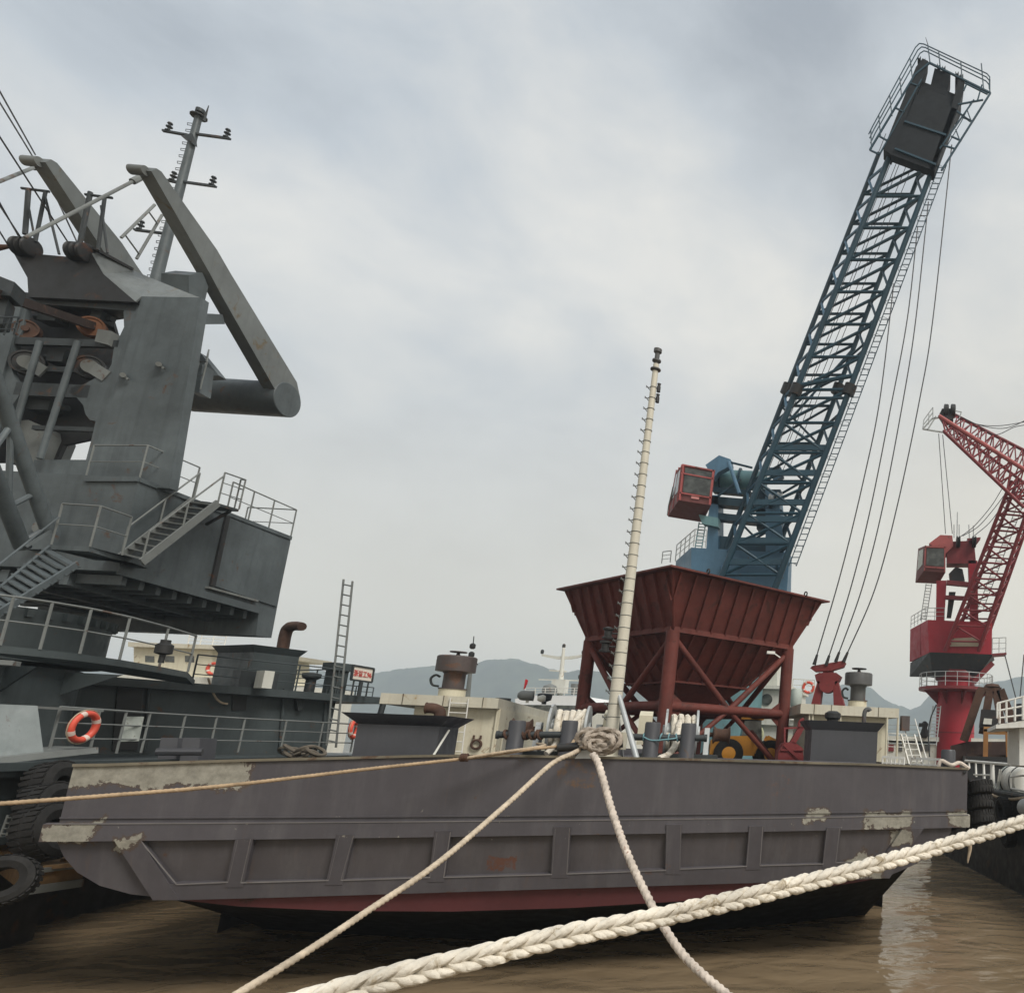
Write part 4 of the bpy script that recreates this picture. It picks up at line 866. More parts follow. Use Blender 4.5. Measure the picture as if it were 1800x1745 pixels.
# mooring winches ---------------------------------------------------------
def rope_wraps(c, ax, r, w_, pitch, thick, seed):
    rnd = random.Random(seed); pts = []; n = int(w_/pitch); u, v = perp(V(ax)); ax = V(ax).normalized()
    for k in range(n*22+1):
        a = 2*math.pi*k/22; pts.append(c+ax*(-w_/2+w_*k/(n*22))+(u*math.cos(a)+v*math.sin(a))*(r+0.012*math.sin(a*0.7+seed)))
    return pts
def winch(name, label, px, Y, wide, flange_side, group):
    c = foot(px, Y); t = thing(name, label, 'winch', c, BA, group); ctr = c+Z*0.62
    m = MB(); m.box(c-b_*(wide/2+0.55)-q_*.5+Z*.0, b_*(wide+1.1), q_*1.0, Z*.12); part(m, 'bed', MGD, t)
    m = MB(); m.tube(ctr-b_*wide/2, ctr+b_*wide/2, 0.26, n=20); part(m, 'drum', MGAL, t)
    m = MB(); m.path(rope_wraps(ctr, b_, 0.42, wide-0.08, 0.135, 0.07, px), 0.072, 8, rf=lambda k, a: 0.072+0.01*math.sin(3*a+k*1.1)); part(m, 'wound_rope', MROPE, t)
    for s in (-1, 1):
        m = MB(); m.lathe(ctr+b_*s*(wide/2), b_*s, [(0.60, -0.02), (0.60, 0.03), (0.2, 0.035), (0.2, 0.08)], 30); part(m, 'flange', MGAL, t)
        m = MB(); m.prism([ctr+b_*s*(wide/2+.2)-q_*.3-Z*.55, ctr+b_*s*(wide/2+.2)+q_*.3-Z*.55, ctr+b_*s*(wide/2+.2)+q_*.14+Z*.16, ctr+b_*s*(wide/2+.2)-q_*.14+Z*.16], b_*s*.12); part(m, 'stand', MGAL, t)
    g = ctr+b_*flange_side*(wide/2+.5)
    m = MB(); m.prism([g-b_*.14-q_*.32-Z*.3, g-b_*.14+q_*.32-Z*.3, g-b_*.14+q_*.32+Z*.3, g-b_*.14+q_*.1+Z*.52, g-b_*.14-q_*.32+Z*.4], b_*.3); part(m, 'gearbox', MCRM, t)
    m = MB(); h_ = ctr-b_*flange_side*(wide/2+.4); m.lathe(h_, -b_*flange_side, [(.06, -.2), (.06, 0), (.24, .02), (.17, .08), (.15, .22), (.17, .36), (.24, .42), (.08, .44)], 20); part(m, 'warping_head', MRUST, t)
    m = MB(); m.tube(g-q_*.3-Z*.1, g-q_*.3-Z*.1-b_*flange_side*0.01+q_*0.9, 0.16, n=12); part(m, 'motor', MGD, t)
    return t, ctr
wt1, wc1 = winch('mooring_winch', 'mooring winch left of the mast with grey end flange and cream gearbox', 996, 18.0, 0.78, 1, 'mooring winches on the bow')
wt2, wc2 = winch('mooring_winch', 'mooring winch right of the mast with cream gearbox and rusty warping head', 1194, 18.9, 0.72, -1, 'mooring winches on the bow')
m = MB(); pts = [wc1-q_*.1+b_*.36+Z*.42, wc1-q_*.45+b_*.1-Z*.0, wc1-q_*.62-b_*.25-Z*.45]; m.path(spline([wc1-q_*.15+b_*.32+Z*.47, wc1-q_*.5+b_*.12+Z*.16, wc1-q_*.75-b_*.2-Z*.4, wc1-q_*.9-b_*.3-Z*.55], 6), 0.06, 8); part(m, 'rope_tail', MROPE, wt1)
m = MB(); m.path(spline([wc2-q_*.45+Z*.3-b_*.05, wc2-q_*.6-b_*.08, wc2-q_*.9-b_*.15-Z*.4, wc2-q_*1.3-b_*.42-Z*.62], 6), 0.075, 8, rf=lambda k, a: .075+.012*math.sin(3*a+k*1.3)); part(m, 'rope_tail', MROPE, wt2)
m = MB(); m.lathe(wc1-b_*.2+Z*.25+q_*1.3, b_, [(.25, -.4), (.3, -.38), (.3, .3), (.2, .34)], 16); part(m, 'rear_motor', MBK, wt1)

# twin-post bollards with a cross bar ---------------------------------------------
def bollard(label, pxs, Y, tops, barpx, group):
    a, c = foot(pxs[0], Y), None
    c = PL(pxs[1], 1320, a, q_); c.z = deckz(loc_u(c)); t = thing('mooring_bollard', label, 'bollard', a, BA, group)
    for p, px, py in ((a, pxs[0], tops[0]), (c, pxs[1], tops[1])):
        zt = PL(px, py, a, q_).z; m = MB(); m.lathe(p-Z*.05, Z, [(.22, 0), (.175, .08), (.17, zt-p.z), (.155, zt-p.z+.04), (.02, zt-p.z+.045)], 20); part(m, 'post', MCAS, t)
    m = MB(); e0, e1 = PL(barpx[0][0], barpx[0][1], a-q_*.0, q_), PL(barpx[1][0], barpx[1][1], a, q_); m.tube(e0, e1, 0.075, n=12)
    for e_ in (e0, e1): m.tube(e_-b_*.01, e_+b_*.05, .09, n=12)
    part(m, 'cross_bar', MGD, t); return t, a, c, e0, e1
b1, ba, bc, be0, be1 = bollard('charcoal twin-post bollard with rusty chain wrapped on its bar, left of the rope bundle', (903, 996), 16.9, (1265, 1265), ((873, 1291), (1018, 1291)), 'twin-post bollards on the bow')
m = MB()
for i in range(9):
    p = lerp(be0, be1, 0.12+0.05*i); m.torus(p, V((1, .3*math.sin(i*2), .4*math.cos(i*3))), 0.1, 0.03, 14, 6)
part(m, 'chain_wrap', MRUST, b1)
b2, ba2, bc2, ce0, ce1 = bollard('charcoal twin-post bollard with teal line on its bar, in front of the right winch', (1143, 1207), 17.5, (1268, 1270), ((1108, 1295), (1239, 1297)), 'twin-post bollards on the bow')
m = MB()
for i in range(5): p = lerp(ce0, ce1, 0.18+0.11*i); m.torus(p, V((1, .2, .3*math.sin(i*2))), 0.09, 0.018, 12, 5)
m.path(spline([lerp(ce0, ce1, .18)-q_*.1, lerp(ce0, ce1, .3)-q_*.18-Z*.07, lerp(ce0, ce1, .55)-q_*.17-Z*.03, lerp(ce0, ce1, .62)-q_*.1], 4), .018, 5)
part(m, 'lashing', mat('teal_line', (.16, .3, .33), .9, .2, bump=0), b2)
# plain bollard at the right corner with rope turned about it
p = foot(1667, 19.3); t = thing('corner_bollard', 'single charcoal bollard with pale rope around its foot at the right bow corner', 'bollard', p, BA)
m = MB(); zt = PL(1667, 1317, p, q_).z; m.lathe(p-Z*.1, Z, [(.19, 0), (.19, zt-p.z+.05), (.165, zt-p.z+.1), (.02, zt-p.z+.1)], 18); part(m, 'post', MCAS, t)
m = MB(); 
m.path(spline([p-b_*.32-q_*.15+Z*.02, p-b_*.24-q_*.16+Z*.2, p-q_*.24+Z*.1, p+b_*.25-q_*.18+Z*.16, p+b_*.5-q_*.2+Z*.02], 6), .05, 8)
part(m, 'rope_turn', MROPW, t)
# heaped rope bundle on its short bar
rb_c = BPL(1056, 1304, foot(1056, 16.2)); t = thing('rope_bundle', 'messy bundle of thick white rope looped over a black bar at the bow', 'rope', rb_c, BA)
m = MB(); m.tube(BPL(980, 1314, rb_c), BPL(1095, 1306, rb_c), .09, n=12); part(m, 'bar', MBK, t)
m = MB()
for i in range(11):
    rnd = random.Random(i+3); cc = rb_c+b_*rnd.uniform(-.2, .2)+Z*rnd.uniform(-.1, .1)-q_*rnd.uniform(-.05, .2)
    Rr = rnd.uniform(.16, .29); tilt = rnd.uniform(-.7, .35); sq = rnd.uniform(.45, .85); w1_, w2_ = rnd.uniform(.05, .16), rnd.uniform(-.06, .06)
    pts = [cc+b_*(math.cos(a)*Rr*1.25+math.sin(a)*tilt*Rr)+Z*(math.sin(a)*Rr*sq+w2_*math.cos(3*a+i))-q_*(w1_*math.sin(2*a+i)) for a in [2*math.pi*k/40 for k in range(40)]]
    m.path(pts, .045, 9, closed=True, rf=lambda k, a: .045+.012*math.sin(3*a+k*1.2))
part(m, 'loops', mat('dirty_rope', (.36, .31, .26), .95, .4, bump=.7, scale=8, spec=.1, rust=.35, rustcol=(.14, .1, .075)), t)
m = MB(); m.prism([BPL(1010, 1333, rb_c), BPL(1052, 1333, rb_c), BPL(1048, 1318, rb_c), BPL(1022, 1318, rb_c)], q_*.2); part(m, 'fairlead_plate', MGAL, t)

# telescopic signal mast on the bow --------------------------------------------------
mb_, mt_ = foot(1071, 17.6), None
mt_ = U(1157, 612, 17.9); bm = thing('bow_mast', 'slim cream mast with ring steps and lanterns standing on the barge bow', 'mast', mb_, BA)
ax_ = mt_-mb_
MMAST = mat('mast_cream', (.56, .53, .44), .55, .06, rust=.05, rustcol=(.2, .15, .1), streak=.0, streakcol=(.25, .2, .14), scale=2)
segs = [(0, .15), (.2, .135), (.47, .11), (.72, .088), (.93, .07), (.955, .07)]
for (t0, r0), (t1_, r1_) in zip(segs, segs[1:]):
    m = MB(); m.tube(lerp(mb_, mt_, t0), lerp(mb_, mt_, t1_), r0, r1_*1.03, n=16); part(m, 'pole_section', MMAST, bm)
m = MB()
for i in range(30):
    t_ = 0.06+0.86*i/30; p = lerp(mb_, mt_, t_); r = .15-.083*t_; m.torus(p, ax_, r+.006, .009, 14, 4)
    m.path([p+q_*.02-b_*r, p-b_*(r+.1)-Z*.02, p-b_*(r+.1)+Z*.03, p-b_*r-Z*.08], .012, 4)
part(m, 'step_rungs', MGR, bm)
m = MB(); m.lathe(lerp(mb_, mt_, .945), ax_, [(.06, -.1), (.13, -.06), (.13, -.03), (.06, 0), (.06, .15), (.11, .19), (.11, .23), (.06, .26), (.06, .42), (.1, .46), (.1, .55), (.05, .58)], 16); part(m, 'masthead_light', MVEN, bm)
m = MB(); p = lerp(mb_, mt_, .895)+b_*.13
for k in range(2): m.lathe(p-Z*.3*k, Z, [(.05, -.13), (.05, .0), (.035, .05), (.05, .1)], 8)
part(m, 'side_lamp', MBK, bm)
p = lerp(mb_, mt_, .275)-b_*.34
for k in range(2):
    m = MB(); q = p-Z*.32*k-b_*.03*k; m.lathe(q, Z, [(.13, -.13), (.13, -.1), (.085, -.08), (.085, .06), (.13, .08), (.13, .12), (.04, .15)], 14); m.tube(q, q+b_*.3, .02); part(m, 'lantern', MBK, bm)
m = MB(); m.tube(U(1088, 1222, 17.6), foot(1121, 17.0), .055, .065, n=10); part(m, 'stay_pipe', MGAL, bm)
m = MB(); m.bar(U(1082, 1228, 17.8), foot(1046, 18.4), .1, .06); m.bar(U(1084, 1228, 17.8), foot(1095, 20), .06, .06); part(m, 'stay_strut', MGAL, bm)
m = MB(); m.lathe(mb_, Z, [(.28, 0), (.28, .06), (.2, .07), (.2, .3), (.165, .32)], 18); m.cbox(mb_+b_*.25+Z*.4, b_*.2, q_*.15, Z*.4); part(m, 'foot', MCRM2, bm)

# rust-red hopper on its tubular stand ------------------------------------------------------
YN = 26.0
rimN = U(1180, 992, YN); zrim = rimN.z
rimL, rimR = PZ(978, 1034, zrim), PZ(1459, 1056, zrim)
rimB = rimL+rimR-rimN
hop = thing('hopper', 'large rust-red ribbed steel hopper on a tubular braced stand', 'hopper', V((0, 0, 0))+(rimL+rimR)/2-Z*((rimL+rimR)/2).z+Z*3.9)
def on_lv(px, py, z): return PZ(px, py, z)
ctr = (rimL+rimR)/2
R4_ = (rimN, rimR, rimB, rimL)
def level(k, py):      # the rim's plan shrunk about its middle, set at the height where the near corner is sighted
    n_ = ctr+(rimN-ctr)*k; z_ = U(1180, py, n_.y).z
    return [V((ctr.x+(p.x-ctr.x)*k, ctr.y+(p.y-ctr.y)*k, z_)) for p in R4_]
waist = level(.735, 1103); zw = waist[0].z
rimI = [V((ctr.x+(p.x-ctr.x)*.93, ctr.y+(p.y-ctr.y)*.93, zrim-.1)) for p in R4_]
lowq = level(.40, 1200); zl = lowq[0].z
outl = level(.22, 1238)
m = MB()
for A_, B_ in ((waist, rimI), (lowq, waist), (outl, lowq)):
    for i in range(4): j = (i+1) % 4; m.face([A_[i], A_[j], B_[j], B_[i]])
for A_, B_ in ((waist, rimI), (lowq, waist)):   # inner skin for thickness
    cz = V((ctr.x, ctr.y, 0))
    for i in range(4):
        j = (i+1) % 4; sh = lambda p: V((p.x+(ctr.x-p.x)*.02, p.y+(ctr.y-p.y)*.02, p.z+.01)); m.face([sh(A_[j]), sh(A_[i]), sh(B_[i]), sh(B_[j])])
m.face(outl)
part(m, 'bin', MHOP, hop)
m = MB()
for i in range(4):
    j = (i+1) % 4; R4 = [rimN, rimR, rimB, rimL]
    m.hexa([R4[i]-Z*.07, R4[j]-Z*.07, rimI[j]-Z*.0, rimI[i]-Z*.0], [R4[i]+Z*.0, R4[j]+Z*.0, rimI[j]+Z*.10, rimI[i]+Z*.10])
part(m, 'rim_flange', MHOP, hop)
m = MB()
for i in range(4): j = (i+1) % 4; m.bar(waist[i]-Z*.05, waist[j]-Z*.05, .22, .2)
part(m, 'waist_beam', MHOP, hop)
m = MB()
for i in range(4): j = (i+1) % 4; a = lerp(lowq[i], V((ctr.x, ctr.y, zl)), -.16); c = lerp(lowq[j], V((ctr.x, ctr.y, zl)), -.16); m.hexa([a, c, lowq[j], lowq[i]], [a+Z*.05, c+Z*.05, lowq[j]+Z*.12, lowq[i]+Z*.12])
part(m, 'lower_flange', MHOP, hop)
def ribs(A_, B_, n, i):
    m = MB(); j = (i+1) % 4; nrm = (B_[j]-A_[i]).cross(B_[i]-A_[j]).normalized()
    mid = (A_[i]+A_[j])/2
    if nrm.dot(V((mid.x-ctr.x, mid.y-ctr.y, 0))) < 0: nrm = -nrm
    dirn = (B_[j]-B_[i]).normalized()
    up = ((B_[i]+B_[j])/2-(A_[i]+A_[j])/2).normalized()
    L_ = (B_[j]-B_[i]).length
    for k in range(n):
        # ribs run square to the rim and stop at the sloping hip edges
        t = (k+.5)/n; top = lerp(B_[i], B_[j], t)
        s = t*L_; ai = (A_[i]-B_[i]).dot(dirn); aj = (A_[j]-B_[i]).dot(dirn); f = 1.0
        if s < ai: f = s/ai
        elif s > aj: f = (L_-s)/(L_-aj)
        dz = ((A_[i]+A_[j])/2-(B_[i]+B_[j])/2); full = dz-dirn*dz.dot(dirn)
        bot = top+full*f
        if f > .08: m.box(top-dirn*.035, dirn*.07, nrm*.12, bot-top)
    return m
for i, n in ((0, 11), (3, 10), (1, 9), (2, 9)):
    part(ribs(waist, rimI, n, i), 'upper_ribs', MHOP, hop); part(ribs(lowq, waist, n-2, i), 'lower_ribs', MHOP, hop)
for i in range(4): m = MB(); m.path([lowq[i], waist[i], rimI[i]], .06, 8); part(m, 'corner_seam', MHOP, hop)
zdk = deckz(loc_u(ctr))-.5
legs = [V((p.x+(ctr.x-p.x)*.03, p.y+(ctr.y-p.y)*.03, zw-.1)) for p in waist]
feet = [V((p.x, p.y, zdk-.3)) for p in legs]
for a, c in zip(legs, feet):
    m = MB(); m.tube(a, c, .25, .25, n=16); part(m, 'leg', MHOP, hop)
zc = U(1180, 1238, 26.6).z
for i in range(4):
    j = (i+1) % 4; a, c = V((*legs[i].xy, zc)), V((*legs[j].xy, zc))
    m = MB(); m.tube(a, c, .19, n=12); part(m, 'cross_tube', MHOP, hop)
    m = MB(); mid = (a+c)/2; m.tube(legs[i]-Z*.2, mid, .12, n=10); m.tube(legs[j]-Z*.2, mid, .12, n=10); part(m, 'upper_brace', MHOP, hop)
    m = MB(); m.tube(mid, V((*feet[i].xy, zdk)), .1, n=10); m.tube(mid, V((*feet[j].xy, zdk)), .1, n=10); part(m, 'lower_brace', MHOP, hop)
    for e_, f_ in ((a, c), (c, a)):
        m = MB(); g = (f_-e_).normalized(); m.prism([e_+g*.2+Z*.5, e_+g*.75+Z*.1, e_+g*.75-Z*.1, e_+g*.2-Z*.55], g.cross(Z)*.04); part(m, 'gusset_plate', MHOP, hop)
m = MB(); q = V((ctr.x, ctr.y, 0)); 
for z_ in (zc,): m.tube(V((*legs[0].xy, z_)), V((*legs[2].xy, z_)), .14, n=10); m.tube(V((*legs[1].xy, z_)), V((*legs[3].xy, z_)), .14, n=10)
part(m, 'inner_cross_tubes', MHOP, hop)
for tt in (.2, .82):
    m = MB(); q = lerp(rimN, rimR, tt); m.torus(q+Z*.06, (rimR-rimN), .09, .03, 12, 6); part(m, 'lifting_eye', MBK, hop)
m = MB(); q = U(1355, 1147, 26.8); m.cbox(q, b_*.28, q_*.2, Z*.1); m.bar(q+b_*.1, q+b_*.35-Z*.15, .04, .04); part(m, 'floodlight', MWHT, hop)

# wheel loader behind the hopper --------------------------------------------------------
lc = foot(1287, 33.0); ld = thing('wheel_loader', 'small yellow wheel loader with black tyres behind the hopper legs', 'loader', lc, BA)
def LP(u, w_, z): return lc+b_*u+q_*w_+Z*z
for u in (-.2, 1.55):
    for w_ in (-.75, .75):
        m = MB(); c0 = LP(u, w_, .58)
        m.lathe(c0, q_, [(.32, -.16), (.5, -.2), (.6, -.16), (.62, 0), (.6, .16), (.5, .2), (.32, .16)], 24); wh = part(m, 'wheel', MRUB, ld)
        m = MB(); m.lathe(c0, q_, [(.1, -.2), (.33, -.15), (.33, .15), (.1, .2)], 20); part(m, 'rim', MYEL, wh)
m = MB(); m.prism([LP(-.95, -.55, .5), LP(.9, -.55, .5), LP(.95, -.55, 1.05), LP(.75, -.55, 1.35), LP(-.75, -.55, 1.3), LP(-.95, -.55, 1.1)], q_*1.1); part(m, 'engine_hood', MYEL, ld)
m = MB()
for i in range(5): m.box(LP(-.6+.14*i, -.575, .85), b_*.07, q_*.03, Z*.3)
part(m, 'hood_vents', MGD, ld)
m = MB(); m.prism([LP(.8, -.5, .6), LP(2.0, -.5, .6), LP(2.0, -.5, 1.0), LP(.8, -.5, 1.0)], q_*1.0); part(m, 'front_frame', MYEL, ld)
m = MB(); m.prism([LP(.3, -.5, 1.3), LP(1.2, -.5, 1.0), LP(1.1, -.5, 2.05), LP(.4, -.5, 2.05)], q_*1.0); part(m, 'cab', MGLS, ld)
m = MB(); m.prism([LP(.25, -.55, 2.05), LP(1.2, -.55, 2.05), LP(1.2, -.55, 2.13), LP(.25, -.55, 2.13)], q_*1.1); part(m, 'cab_roof', MYEL, ld)
m = MB(); m.bar(LP(1.4, -.45, 1.3), LP(2.7, -.45, .7), .12, .22); m.bar(LP(1.4, .45, 1.3), LP(2.7, .45, .7), .12, .22); part(m, 'lift_arms', MYEL, ld)
m = MB(); m.prism([LP(2.6, -.9, .2), LP(3.3, -.9, .15), LP(3.0, -.9, .35), LP(2.8, -.9, .8), LP(2.6, -.9, .9)], q_*1.8); part(m, 'bucket', MRUST, ld)
# spare grab shell on deck by the hopper leg
gc = foot(1390, 28.0); gs = thing('grab_shell', 'dark red pointed grab shell with lever arm standing beside the hopper leg', 'grab shell', gc, BA)
def GP(px, py): return PL(px, py, gc, q_)
m = MB(); m.prism([GP(1366, 1345), GP(1369, 1319), GP(1378, 1306), GP(1395, 1303), GP(1411, 1314), GP(1414, 1345)], q_*.9); part(m, 'shell', MGRAB, gs)
m = MB(); m.prism([GP(1398, 1308), GP(1389, 1304), GP(1405, 1276), GP(1416, 1277)], q_*.25); m.path(spline([GP(1404, 1277), GP(1406, 1268), GP(1413, 1263)], 4), .06, 6); part(m, 'lever_arm', MGRAB, gs)
m = MB(); m.bar(GP(1378, 1308)-q_*.03, GP(1412, 1340)-q_*.03, .06, .1); m.bar(GP(1372, 1318)-q_*.03, GP(1412, 1318)-q_*.03, .05, .05); part(m, 'stiffener', MGRAB, gs)
m = MB(); m.prism([GP(1378, 1278), GP(1412, 1277), GP(1412, 1280), GP(1381, 1281), GP(1381, 1310), GP(1378, 1310)], q_*.06); part(m, 'frame', MGRAB, gs)
# low white gangway rail toward the right-hand bow
q = [foot(1552, 22.5), foot(1590, 22.3)]; r_ = [foot(1602, 22.3), foot(1656, 21.5)]
rt = thing('guard_rail', 'low white guard rail along the deck edge at the right bow', 'railing', q[0], 0)
m = MB()
for a in (q, r_):
    h = [p+Z*.02 for p in a]; m.bar(h[0]+Z*.2, h[1]+Z*.2, .05, .06); m.bar(h[0]+Z*.03, h[1]+Z*.03, .04, .04)
    for k in range(6): p = lerp(h[0], h[1], k/5); m.tube(p-Z*.05, p+Z*.2, .026)
part(m, 'rails', MWHT, rt)
#=====PART4=====
# ------------------------------------------------------------------ blue lattice-boom crane behind the hopper
YB = 42.0
bcr = thing('blue_deck_crane', 'blue lattice-boom crane with pink-framed cab rising behind the hopper', 'crane', U(1290, 1330, YB+3))
cb = U(1285, 1150, YB+4)
m = MB(); m.lathe(V((cb.x, cb.y, 0)), Z, [(2.1, 2.0), (2.1, U(1290, 1030, YB).z)], 36); part(m, 'pedestal', MTEAL, bcr)
def BPt(px, py, dy=0.0): return U(px, py, YB+dy)
m = MB()  # machinery house
m.hexa([BPt(1215, 1040), BPt(1382, 1052), BPt(1390, 1050, 4), BPt(1186, 1030, 4)], [BPt(1215, 962), BPt(1388, 972), BPt(1392, 980, 4), BPt(1188, 986, 4)]); part(m, 'machinery_house', MBLUEL, bcr)
m = MB(); m.prism([BPt(1248, 870, .6), BPt(1262, 870, .6), BPt(1262, 985, .6), BPt(1240, 985, .6)], V((0, 1.2, 0))); part(m, 'tower_post', MBLUEL, bcr)
m = MB(); m.prism([BPt(1345, 860, .6), BPt(1368, 865, .6), BPt(1380, 990, .6), BPt(1346, 990, .6)], V((0, 1.2, 0))); part(m, 'tower_post', MBLUEL, bcr)
m = MB(); m.prism([BPt(1250, 940, .9), BPt(1352, 950, .9), BPt(1352, 1000, .9), BPt(1246, 1000, .9)], V((0, .8, 0))); part(m, 'tower_panel', MBLUE, bcr)
m = MB(); m.bar(BPt(1250, 882, 1), BPt(1365, 892, 1), .8, .5); part(m, 'tower_beam', MBLUE, bcr)
m = MB(); m.bar(BPt(1248, 908, 1), BPt(1362, 920, 1), .7, .4); m.bar(BPt(1255, 862, .8), BPt(1320, 868, .8), .5, .3); part(m, 'tower_beam', MBLUE, bcr)
m = MB(); m.prism([BPt(1240, 817, .5), BPt(1264, 800, .5), BPt(1284, 807, .5), BPt(1286, 818, .5), BPt(1262, 830, .5), BPt(1254, 842, .5)], V((0, .5, 0))); part(m, 'head_bracket', MBLUEL, bcr)
m = MB(); m.prism([BPt(1350, 822, .5), BPt(1372, 820, .5), BPt(1376, 836, .5), BPt(1360, 846, .5)], V((0, .5, 0))); part(m, 'head_bracket', MBLUEL, bcr)
m = MB(); m.tube(BPt(1256, 842, 2), BPt(1345, 846, 2), .62, n=20); part(m, 'luffing_drum', MTEAL, bcr)
m = MB(); m.lathe(BPt(1266, 842, 1.9), c_, [(.7, 0), (.7, .1)], 20); m.lathe(BPt(1300, 842, 1.9), c_, [(.7, 0), (.7, .1)], 20); part(m, 'drum_flange', MBLUE, bcr)
m = MB(); m.tube(BPt(1281, 812, .2), BPt(1300, 868, -.4), .12); part(m, 'tie_rod', MBLUEL, bcr)
m = MB(); m.tube(BPt(1282, 812, .3), BPt(1322, 822, 0), .07); m.bar(BPt(1262, 872, .2), BPt(1302, 842, .2), .1, .12); part(m, 'tie_rod', MBLUE, bcr)
m = MB(); m.prism([BPt(1328, 860, 1), BPt(1372, 860, 1), BPt(1368, 930, 1), BPt(1330, 930, 1)], V((0, .6, 0))); part(m, 'winch_frame', MBLUE, bcr)
m = MB()
for px, py in ((1352, 878), (1366, 875)): m.lathe(BPt(px, py, .4), c_, [(.35, 0), (.35, .1), (.28, .14), (.28, .24), (.35, .3)], 16)
part(m, 'guide_sheaves', MGAL, bcr)
# boom
BL0 = lambda px, py, t: U(px, py, YB-1.0-3.0*t)
T0, T1 = 1010.0, 290.0
def ch(x0, x1, dy):
    a, c = U(x0, T0, YB-1.0+dy), U(x1, T1, YB-4.0+dy); return lin(a, c)
L1, R1, L2, R2 = ch(1270, 1558, 0), ch(1371, 1642, 0), ch(1258, 1537, 2.2), ch(1350, 1622, 2.2)
for c_f, r in ((L1, .185), (R1, .185), (L2, .16), (R2, .16)):
    m = MB(); m.tube(c_f(-.16), c_f(1.03), r, r*.85, n=10); part(m, 'boom_chord', MBLUE, bcr)
NP = 9
m = MB()
lattice(m, L1, R1, 8, .09, 0.36, 1.0, 'Z', True); part(m, 'front_lacing', MBLUE, bcr)
m = MB(); lattice(m, L1, R1, 5, .09, 0.0, 0.36, 'X'); part(m, 'front_cross_lacing', MBLUE, bcr)
m = MB(); lattice(m, L2, R2, 8, .085, 0.40, 1.0, 'Z', True); lattice(m, L2, R2, 4, .075, 0.04, 0.4, 'X'); part(m, 'rear_lacing', MBLUE, bcr)
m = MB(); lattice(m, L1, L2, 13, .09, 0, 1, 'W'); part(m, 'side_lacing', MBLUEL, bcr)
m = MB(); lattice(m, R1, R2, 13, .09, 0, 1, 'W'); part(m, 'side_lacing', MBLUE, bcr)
for t in (.03, .08, .13, .17, .24, .30):
    m = MB(); m.bar(L1(t), R1(t), .14, .34); part(m, 'boom_batten', MBLUE, bcr)
for cf in (L1, R1, L2, R2):
    m = MB(); t = .44; m.tube(cf(t-.012), cf(t+.012), .36, n=10); part(m, 'splice_flange', MBK, bcr)
for t0 in (.44,):
    m = MB(); m.tube(L1(t0+.01), R1(t0+.035), .13); m.tube(L2(t0-.08), R1(t0+.12), .07); m.tube(L1(t0-.1), R2(t0+.1), .07); m.tube(L1(t0-.02), R1(t0-.02), .09); part(m, 'splice_strut', MBLUE, bcr)
m = MB()
for i in range(2): p = lerp(L2(.455), R2(.455), .35+.25*i); m.lathe(p, c_, [(.16, 0), (.16, .2)], 12)
part(m, 'rope_rollers', MBK, bcr)
m = MB()
off = (R1(.5)-L1(.5)).normalized()
lA = lambda t: R1(t)+off*.32; lB = lambda t: R1(t)+off*.72
ladder(m, lA(0.02), lA(1.0), off*.42, 72, .03, .028); part(m, 'boom_ladder', MBLUE, bcr)
for i in range(24):
    m = MB(); p = lB((i+.5)/24); f_ = V((0, -1, 0)); m.path([p, p+f_*.4+off*.05, p+f_*.62-off*.2, p+f_*.4-off*.45, lA((i+.5)/24)], .014, 4, cap=False); part(m, 'ladder_hoop', MBLUE, bcr)
for i, (x, y) in enumerate(((.1, .1), (.2, .3), (.34, .44), (.48, .55), (.52, .62), (.62, .78), (.72, .9))):
    m = MB(); m.tube(lerp(L2(.22), R2(.22), x)-V((0, .9, 0)), lerp(L2(1.05), R2(1.05), y)-V((0, .9, 0)), .022, n=5, cap=False); part(m, 'hoist_rope', MWIRE, bcr)
# boom head
def HP(px, py, dy=0.0): return U(px, py, YB-4.5+dy)
m = MB(); m.prism([HP(1609, 166), HP(1682, 192), HP(1641, 300), HP(1567, 272)], V((-.05, .6, .05))); hd = part(m, 'head_plate', MHEAD, bcr)
m = MB(); m.bar(HP(1590, 214, -.03), HP(1663, 238, -.03), .1, .12); m.bar(HP(1573, 262, -.03), HP(1645, 290, -.03), .12, .12); part(m, 'head_stiffener', MBLUE, bcr)
m = MB(); m.prism([HP(1610, 118), HP(1622, 103), HP(1632, 108), HP(1628, 124), HP(1610, 168), HP(1567, 272), HP(1553, 262)], V((-.05, .8, 0))); part(m, 'head_cheek', MHEAD, bcr)
m = MB(); m.prism([HP(1686, 132), HP(1696, 144), HP(1694, 160), HP(1684, 192), HP(1643, 300), HP(1634, 298), HP(1672, 190)], V((-.05, .8, 0))); part(m, 'head_cheek', MHEAD, bcr)
for px, py in ((1616, 118), (1624, 122), (1650, 131), (1659, 135), (1682, 145), (1690, 149)):
    m = MB(); m.lathe(HP(px, py, .8), off, [(.5, -.1), (.56, -.09), (.44, -.02), (.44, .02), (.56, .09), (.5, .1)], 24); part(m, 'head_sheave', MHEAD, bcr)
m = MB(); m.prism([HP(1612, 150, .3), HP(1690, 178, .3), HP(1682, 196, .3), HP(1606, 170, .3)], V((0, 1, 0))); m.prism([HP(1643, 120, .35), HP(1671, 131, .35), HP(1664, 168, .35), HP(1634, 158, .35)], V((0, 1, 0))); m.prism([HP(1612, 140, .4), HP(1690, 170, .4), HP(1686, 182, .4), HP(1608, 156, .4)], V((0, .6, 0)))
part(m, 'sheave_block', MHEAD, bcr)
m = MB()
fr = [(1529, 264), (1608, 132), (1634, 111), (1741, 164), (1679, 262), (1655, 300)]
for a, c in zip(fr, fr[1:]): m.bar(HP(*a), HP(*c), .1, .1)
